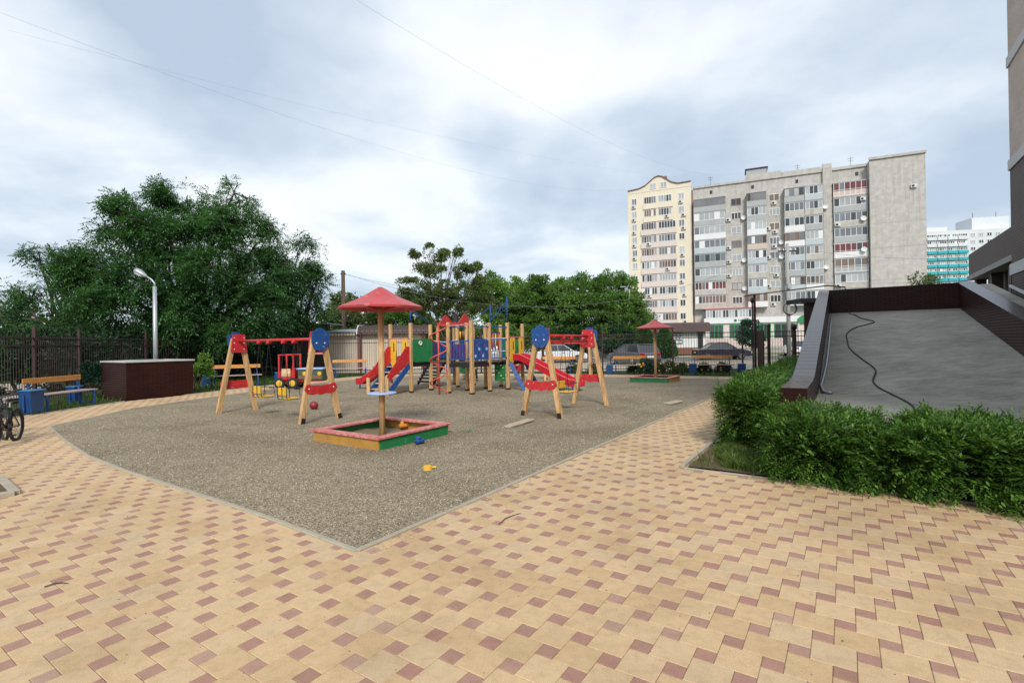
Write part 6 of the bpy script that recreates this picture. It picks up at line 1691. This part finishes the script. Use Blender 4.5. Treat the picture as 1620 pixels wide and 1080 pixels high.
tree('side_tree', 'lighter tree on the right flank of the big dark tree, above the shed', (-12.6, 29.5),
     cl_px([(455, 420, 40, 29), (485, 410, 30, 29), (470, 455, 46, 29), (495, 450, 26, 30), (440, 480, 44, 28.5), (490, 490, 36, 29.5), (505, 430, 16, 29), (475, 385, 18, 29)]),
     2.8, .18, M['dark_leaf'], .24, 84, droop=.1, twigs=3, gapk=-.06, frond=.38)
# undergrowth behind the left fence
for i, (px, py, rp, Y, mt, lab) in enumerate(((30, 560, 50, 19, 'shade_tinted_leaf', 'dark bush behind the fence at the far left bench'), (105, 560, 46, 20.5, 'shade_tinted_leaf', 'dark bush behind the fence between two posts left of the tiled block'), (170, 555, 46, 22, 'shade_tinted_leaf', 'dark bush behind the tiled block'), (290, 560, 42, 25, 'shade_tinted_leaf', 'dark bush behind the fence right of the lamp'), (365, 560, 40, 28, 'shade_tinted_leaf', 'dark bush behind the far left swing leg'), (430, 560, 36, 31, 'teal_leaf', 'bush behind the toy truck under the trees'))):
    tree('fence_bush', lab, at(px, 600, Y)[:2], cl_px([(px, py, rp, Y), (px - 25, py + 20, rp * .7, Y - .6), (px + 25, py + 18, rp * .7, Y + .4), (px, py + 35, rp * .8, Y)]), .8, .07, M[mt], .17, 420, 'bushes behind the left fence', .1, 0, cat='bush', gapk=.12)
tree('young_shrub', 'bright green young shrub just right of the tiled block', at(322, 615, 19.6)[:2], cl_px([(318, 585, 14, 19.6), (326, 565, 10, 19.7), (310, 600, 14, 19.5), (330, 600, 12, 19.6)]), .7, .03, M['lime_leaf'], .11, 1500, None, 0, 0, cat='shrub', gapk=.1)
tree('young_shrub', 'dark leafy shrub at the left side of the tiled block', at(148, 625, 17.3)[:2], cl_px([(150, 590, 18, 17.3), (140, 610, 16, 17.2), (156, 612, 14, 17.2)]), .7, .03, M['teal_leaf'], .10, 1600, None, 0, 0, cat='shrub', gapk=.1)
# sparse broken tree in the middle
tree('sparse_tree', 'sparse olive tree with bare twigs rising behind the red umbrella', (-5.0, 40),
     cl_px([(655, 405, 9, 40), (680, 400, 13, 40), (700, 405, 12, 40), (668, 425, 16, 40), (690, 430, 15, 40), (640, 450, 15, 40), (662, 455, 18, 40), (725, 400, 8, 40), (745, 425, 14, 40), (730, 430, 14, 40), (755, 445, 14, 40), (700, 462, 24, 40), (735, 465, 26, 40), (680, 485, 26, 40), (720, 500, 28, 40), (765, 480, 22, 40), (722, 390, 5, 40), (640, 470, 14, 40)]),
     3.5, .16, M['olive_leaf'], .19, 420, droop=.05, twigs=6, gapk=.06)
# row of trees along the street
row = [(650, 500, 34, 46, 'mid_leaf', 'olive green tree low behind the climbing structure'), (600, 498, 30, 47, 'olive_leaf', 'yellowish tree behind the umbrella pole'), (545, 492, 30, 48, 'olive_leaf', 'low yellowish tree behind the wooden pole'),
       (782, 470, 36, 54, 'lime_leaf', 'light green tree of the street row next to the sparse tree'), (822, 476, 34, 58, 'lime_leaf', 'light green street tree above the yellow panel'), (850, 470, 32, 55, 'mid_leaf', 'mid green street tree above the left blue shield of the right swing'),
       (884, 472, 30, 57, 'lime_leaf', 'slim light green street tree in the middle of the row'), (925, 470, 38, 54, 'mid_leaf', 'broad green street tree left of the pale street light'), (968, 468, 38, 52, 'mid_leaf', 'tall dark green street tree at the street light'), (1005, 490, 26, 51, 'mid_leaf', 'last street tree in front of the cream block')]
for i, (px, py, rp, Y, mt, lab) in enumerate(row):
    ks = [(px, py, rp, Y), (px - rp * .55, py + 18, rp * .75, Y - 1), (px + rp * .55, py + 16, rp * .75, Y + 1), (px, py + rp * .9, rp * .95, Y), (px + random.uniform(-8, 8), py - rp * .55, rp * .55, Y), (px - rp * .4, py - rp * .3, rp * .5, Y), (px + rp * .4, py - rp * .2, rp * .5, Y), (px, py + rp * 1.5, rp * .8, Y - 1)]
    tree('street_tree', lab, at(px, 560, Y)[:2], cl_px(ks), 3.2, .17, M[mt], .29, 125, 'row of street trees beyond the playground', .0, 1, gapk=.04)
for i, (px, rp, Y, mt, lab) in enumerate(((520, 26, 50, 'olive_leaf', 'low bushes above the shed roof left of the umbrella'), (575, 24, 51, 'mid_leaf', 'low bush right of the umbrella pole behind the shed'), (690, 24, 50, 'mid_leaf', 'low bush behind the spiral pole'), (735, 26, 52, 'olive_leaf', 'low bush behind the middle of the climbing structure'), (790, 24, 51, 'mid_leaf', 'low bush behind the blue masts'), (850, 24, 53, 'mid_leaf', 'low bush behind the near shield of the right swing'), (905, 24, 53, 'teal_leaf', 'low bush behind the far shield of the right swing'), (975, 26, 50, 'teal_leaf', 'dark low bush beside the pale kiosk'))):
    tree('street_bush', lab, at(px, 560, Y)[:2], cl_px([(px, 528, rp, Y), (px - rp, 534, rp * .8, Y), (px + rp, 534, rp * .8, Y + .5), (px, 545, rp * .9, Y - .5)]), 1.2, .08, M[mt], .26, 130, 'bushes under the street trees', 0, 0, cat='bush', gapk=.2, sub=2)
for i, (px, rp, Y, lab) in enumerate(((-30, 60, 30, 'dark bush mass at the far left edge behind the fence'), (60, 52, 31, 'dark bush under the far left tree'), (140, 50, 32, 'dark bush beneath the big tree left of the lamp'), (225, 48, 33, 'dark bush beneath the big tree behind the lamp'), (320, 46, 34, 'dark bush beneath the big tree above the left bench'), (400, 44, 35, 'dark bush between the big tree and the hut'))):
    tree('shade_bush', lab, at(px, 590, Y)[:2], cl_px([(px, 530, rp, Y), (px - 30, 548, rp * .8, Y), (px + 30, 548, rp * .8, Y), (px, 565, rp * .7, Y)]), 1.0, .08, M['shade_tinted_leaf'], .30, 70, 'shaded bushes under the big tree', 0, 0, cat='bush', gapk=.3, sub=1)
# trees at the foot of the blocks and on the roof line
tree('round_tree', 'small round tree in front of the bank next to the gate', at(1188, 560, 70)[:2], cl_px([(1186, 522, 16, 70), (1180, 535, 14, 70), (1192, 538, 14, 70)]), 1.8, .1, M['teal_leaf'], .30, 160, None, 0, 0, gapk=.15)
tree('bare_top_tree', 'pale thin tree top showing just over the back parapet of the ramp', at(1475, 500, 60)[:2], cl_px([(1455, 445, 14, 60), (1478, 445, 12, 60), (1466, 452, 16, 60)]), 4.5, .1, M['olive_leaf'], .30, 60, None, 0, 2, gapk=.1)
# dark cones beside the kiosk
for px, h_, lab in ((1020, 3.4, 'dark conical thuja left of the far sandbox pole'), (1052, 2.9, 'dark conical thuja right of the far sandbox pole')):
    b = at(px, 560, 47); root = thing('conical_thuja', lab, 'conifer', (b[0], b[1], -.05), 0, 'cone thujas by the kiosk')
    n = 3600; z = RNG.uniform(0, 1, n) ** .8; a = RNG.uniform(0, 6.283, n); rr = (1.05 * (1 - z ** 1.6) + .05) * RNG.uniform(.7, 1.08, n)
    P = np.stack([np.cos(a) * rr, np.sin(a) * rr, .1 + z * h_], 1); D = np.stack([np.cos(a) * .6, np.sin(a) * .6, np.full(n, .7)], 1) + RNG.normal(0, .25, (n, 3)); D /= np.linalg.norm(D, axis=1)[:, None]
    leaf_cloud('foliage', P, D, RNG.uniform(.16, .3, n), .10, M['dark_leaf'], root); MB().lathe([(.9, .1), (.75, h_ * .5), (.05, h_ * .93)], 12).build('core', M['thuja_core'], root); MB().tube([(0, 0, -.1), (0, 0, .5)], .1, 6).build('stem', M['bark'], root)
# rose bushes along the right fence
for i, (x, y, s, lab) in enumerate(((4.1, 25.05, .42, 'low rose bush left of the bench by the parked grey car'), (7.1, 24.75, .45, 'rose bush with pale flowers right behind the far sandbox'), (7.7, 24.6, .48, 'rose bush with pale flowers between the two right benches'), (8.25, 24.45, .40, 'small rose bush beside the bin left of the gate bench'), (9.3, 24.35, .40, 'rose bush under the gate bench'), (10.1, 24.05, .42, 'rose bush behind the gate bench, nearest the gate'), (3.1, 25.6, .40, 'low bush behind the right swing set'), (6.1, 25.1, .4, 'rose bush hidden behind the bench by the parked grey car'))):
    root = thing('rose_bush', lab, 'bush', (x, y, -.05), 0, 'rose bushes along the fence')
    n = 1500; d = rand_dirs(n, .2); d[:, 2] = np.abs(d[:, 2]); k = RNG.uniform(.4, 1, n) ** .5 * (1 + .3 * np.array([noise.noise((p[0] * 3 + x, p[1] * 3, p[2] * 3)) for p in d]))
    P = np.stack([d[:, 0] * s * k, d[:, 1] * s * .8 * k, .08 + d[:, 2] * s * 1.25 * k], 1); leaf_cloud('foliage', P, rand_dirs(n, .4), RNG.uniform(.05, .09, n), .045, M['rose_leaf'], root)
    fl = MB()
    for q in range(8 if i in (1, 2, 4, 5) else 2):
        dd = rand_dirs(1, .6)[0]; fl.sphere((dd[0] * s * .9, dd[1] * s * .7 - .05, .15 + abs(dd[2]) * s * 1.2), .035, 7, 5)
    tag(fl.build('flowers', M['petal'], root, True), kind='stuff')
    sm = MB()
    for q in range(4): a = q * 1.6; sm.tube([(0, 0, -.05), (math.cos(a) * s * .5, math.sin(a) * s * .4, s * .8)], .012, 5)
    sm.build('stem', M['bark'], root)
bd = thing('broad_leaf_plant', 'tall leafy plant with yellow blooms at the far sandbox pole', 'plant', (6.35, 23.9, 0))
n = 700; d = rand_dirs(n, .3); d[:, 2] = np.abs(d[:, 2]); leaf_cloud('foliage', np.stack([d[:, 0] * .34, d[:, 1] * .3, .1 + d[:, 2] * .75 * RNG.uniform(.4, 1, n)], 1), rand_dirs(n, .5), RNG.uniform(.09, .16, n), .06, M['teal_leaf'], bd)
fl = MB()
for q in range(6): fl.sphere((random.uniform(-.35, -.05), -.2, random.uniform(.35, .6)), .05, 7, 5)
tag(fl.build('flowers', M['yellow'], bd, True), kind='stuff'); MB().tube([(0, 0, -.05), (0, 0, .7)], .015, 5).build('stem', M['bark'], bd)
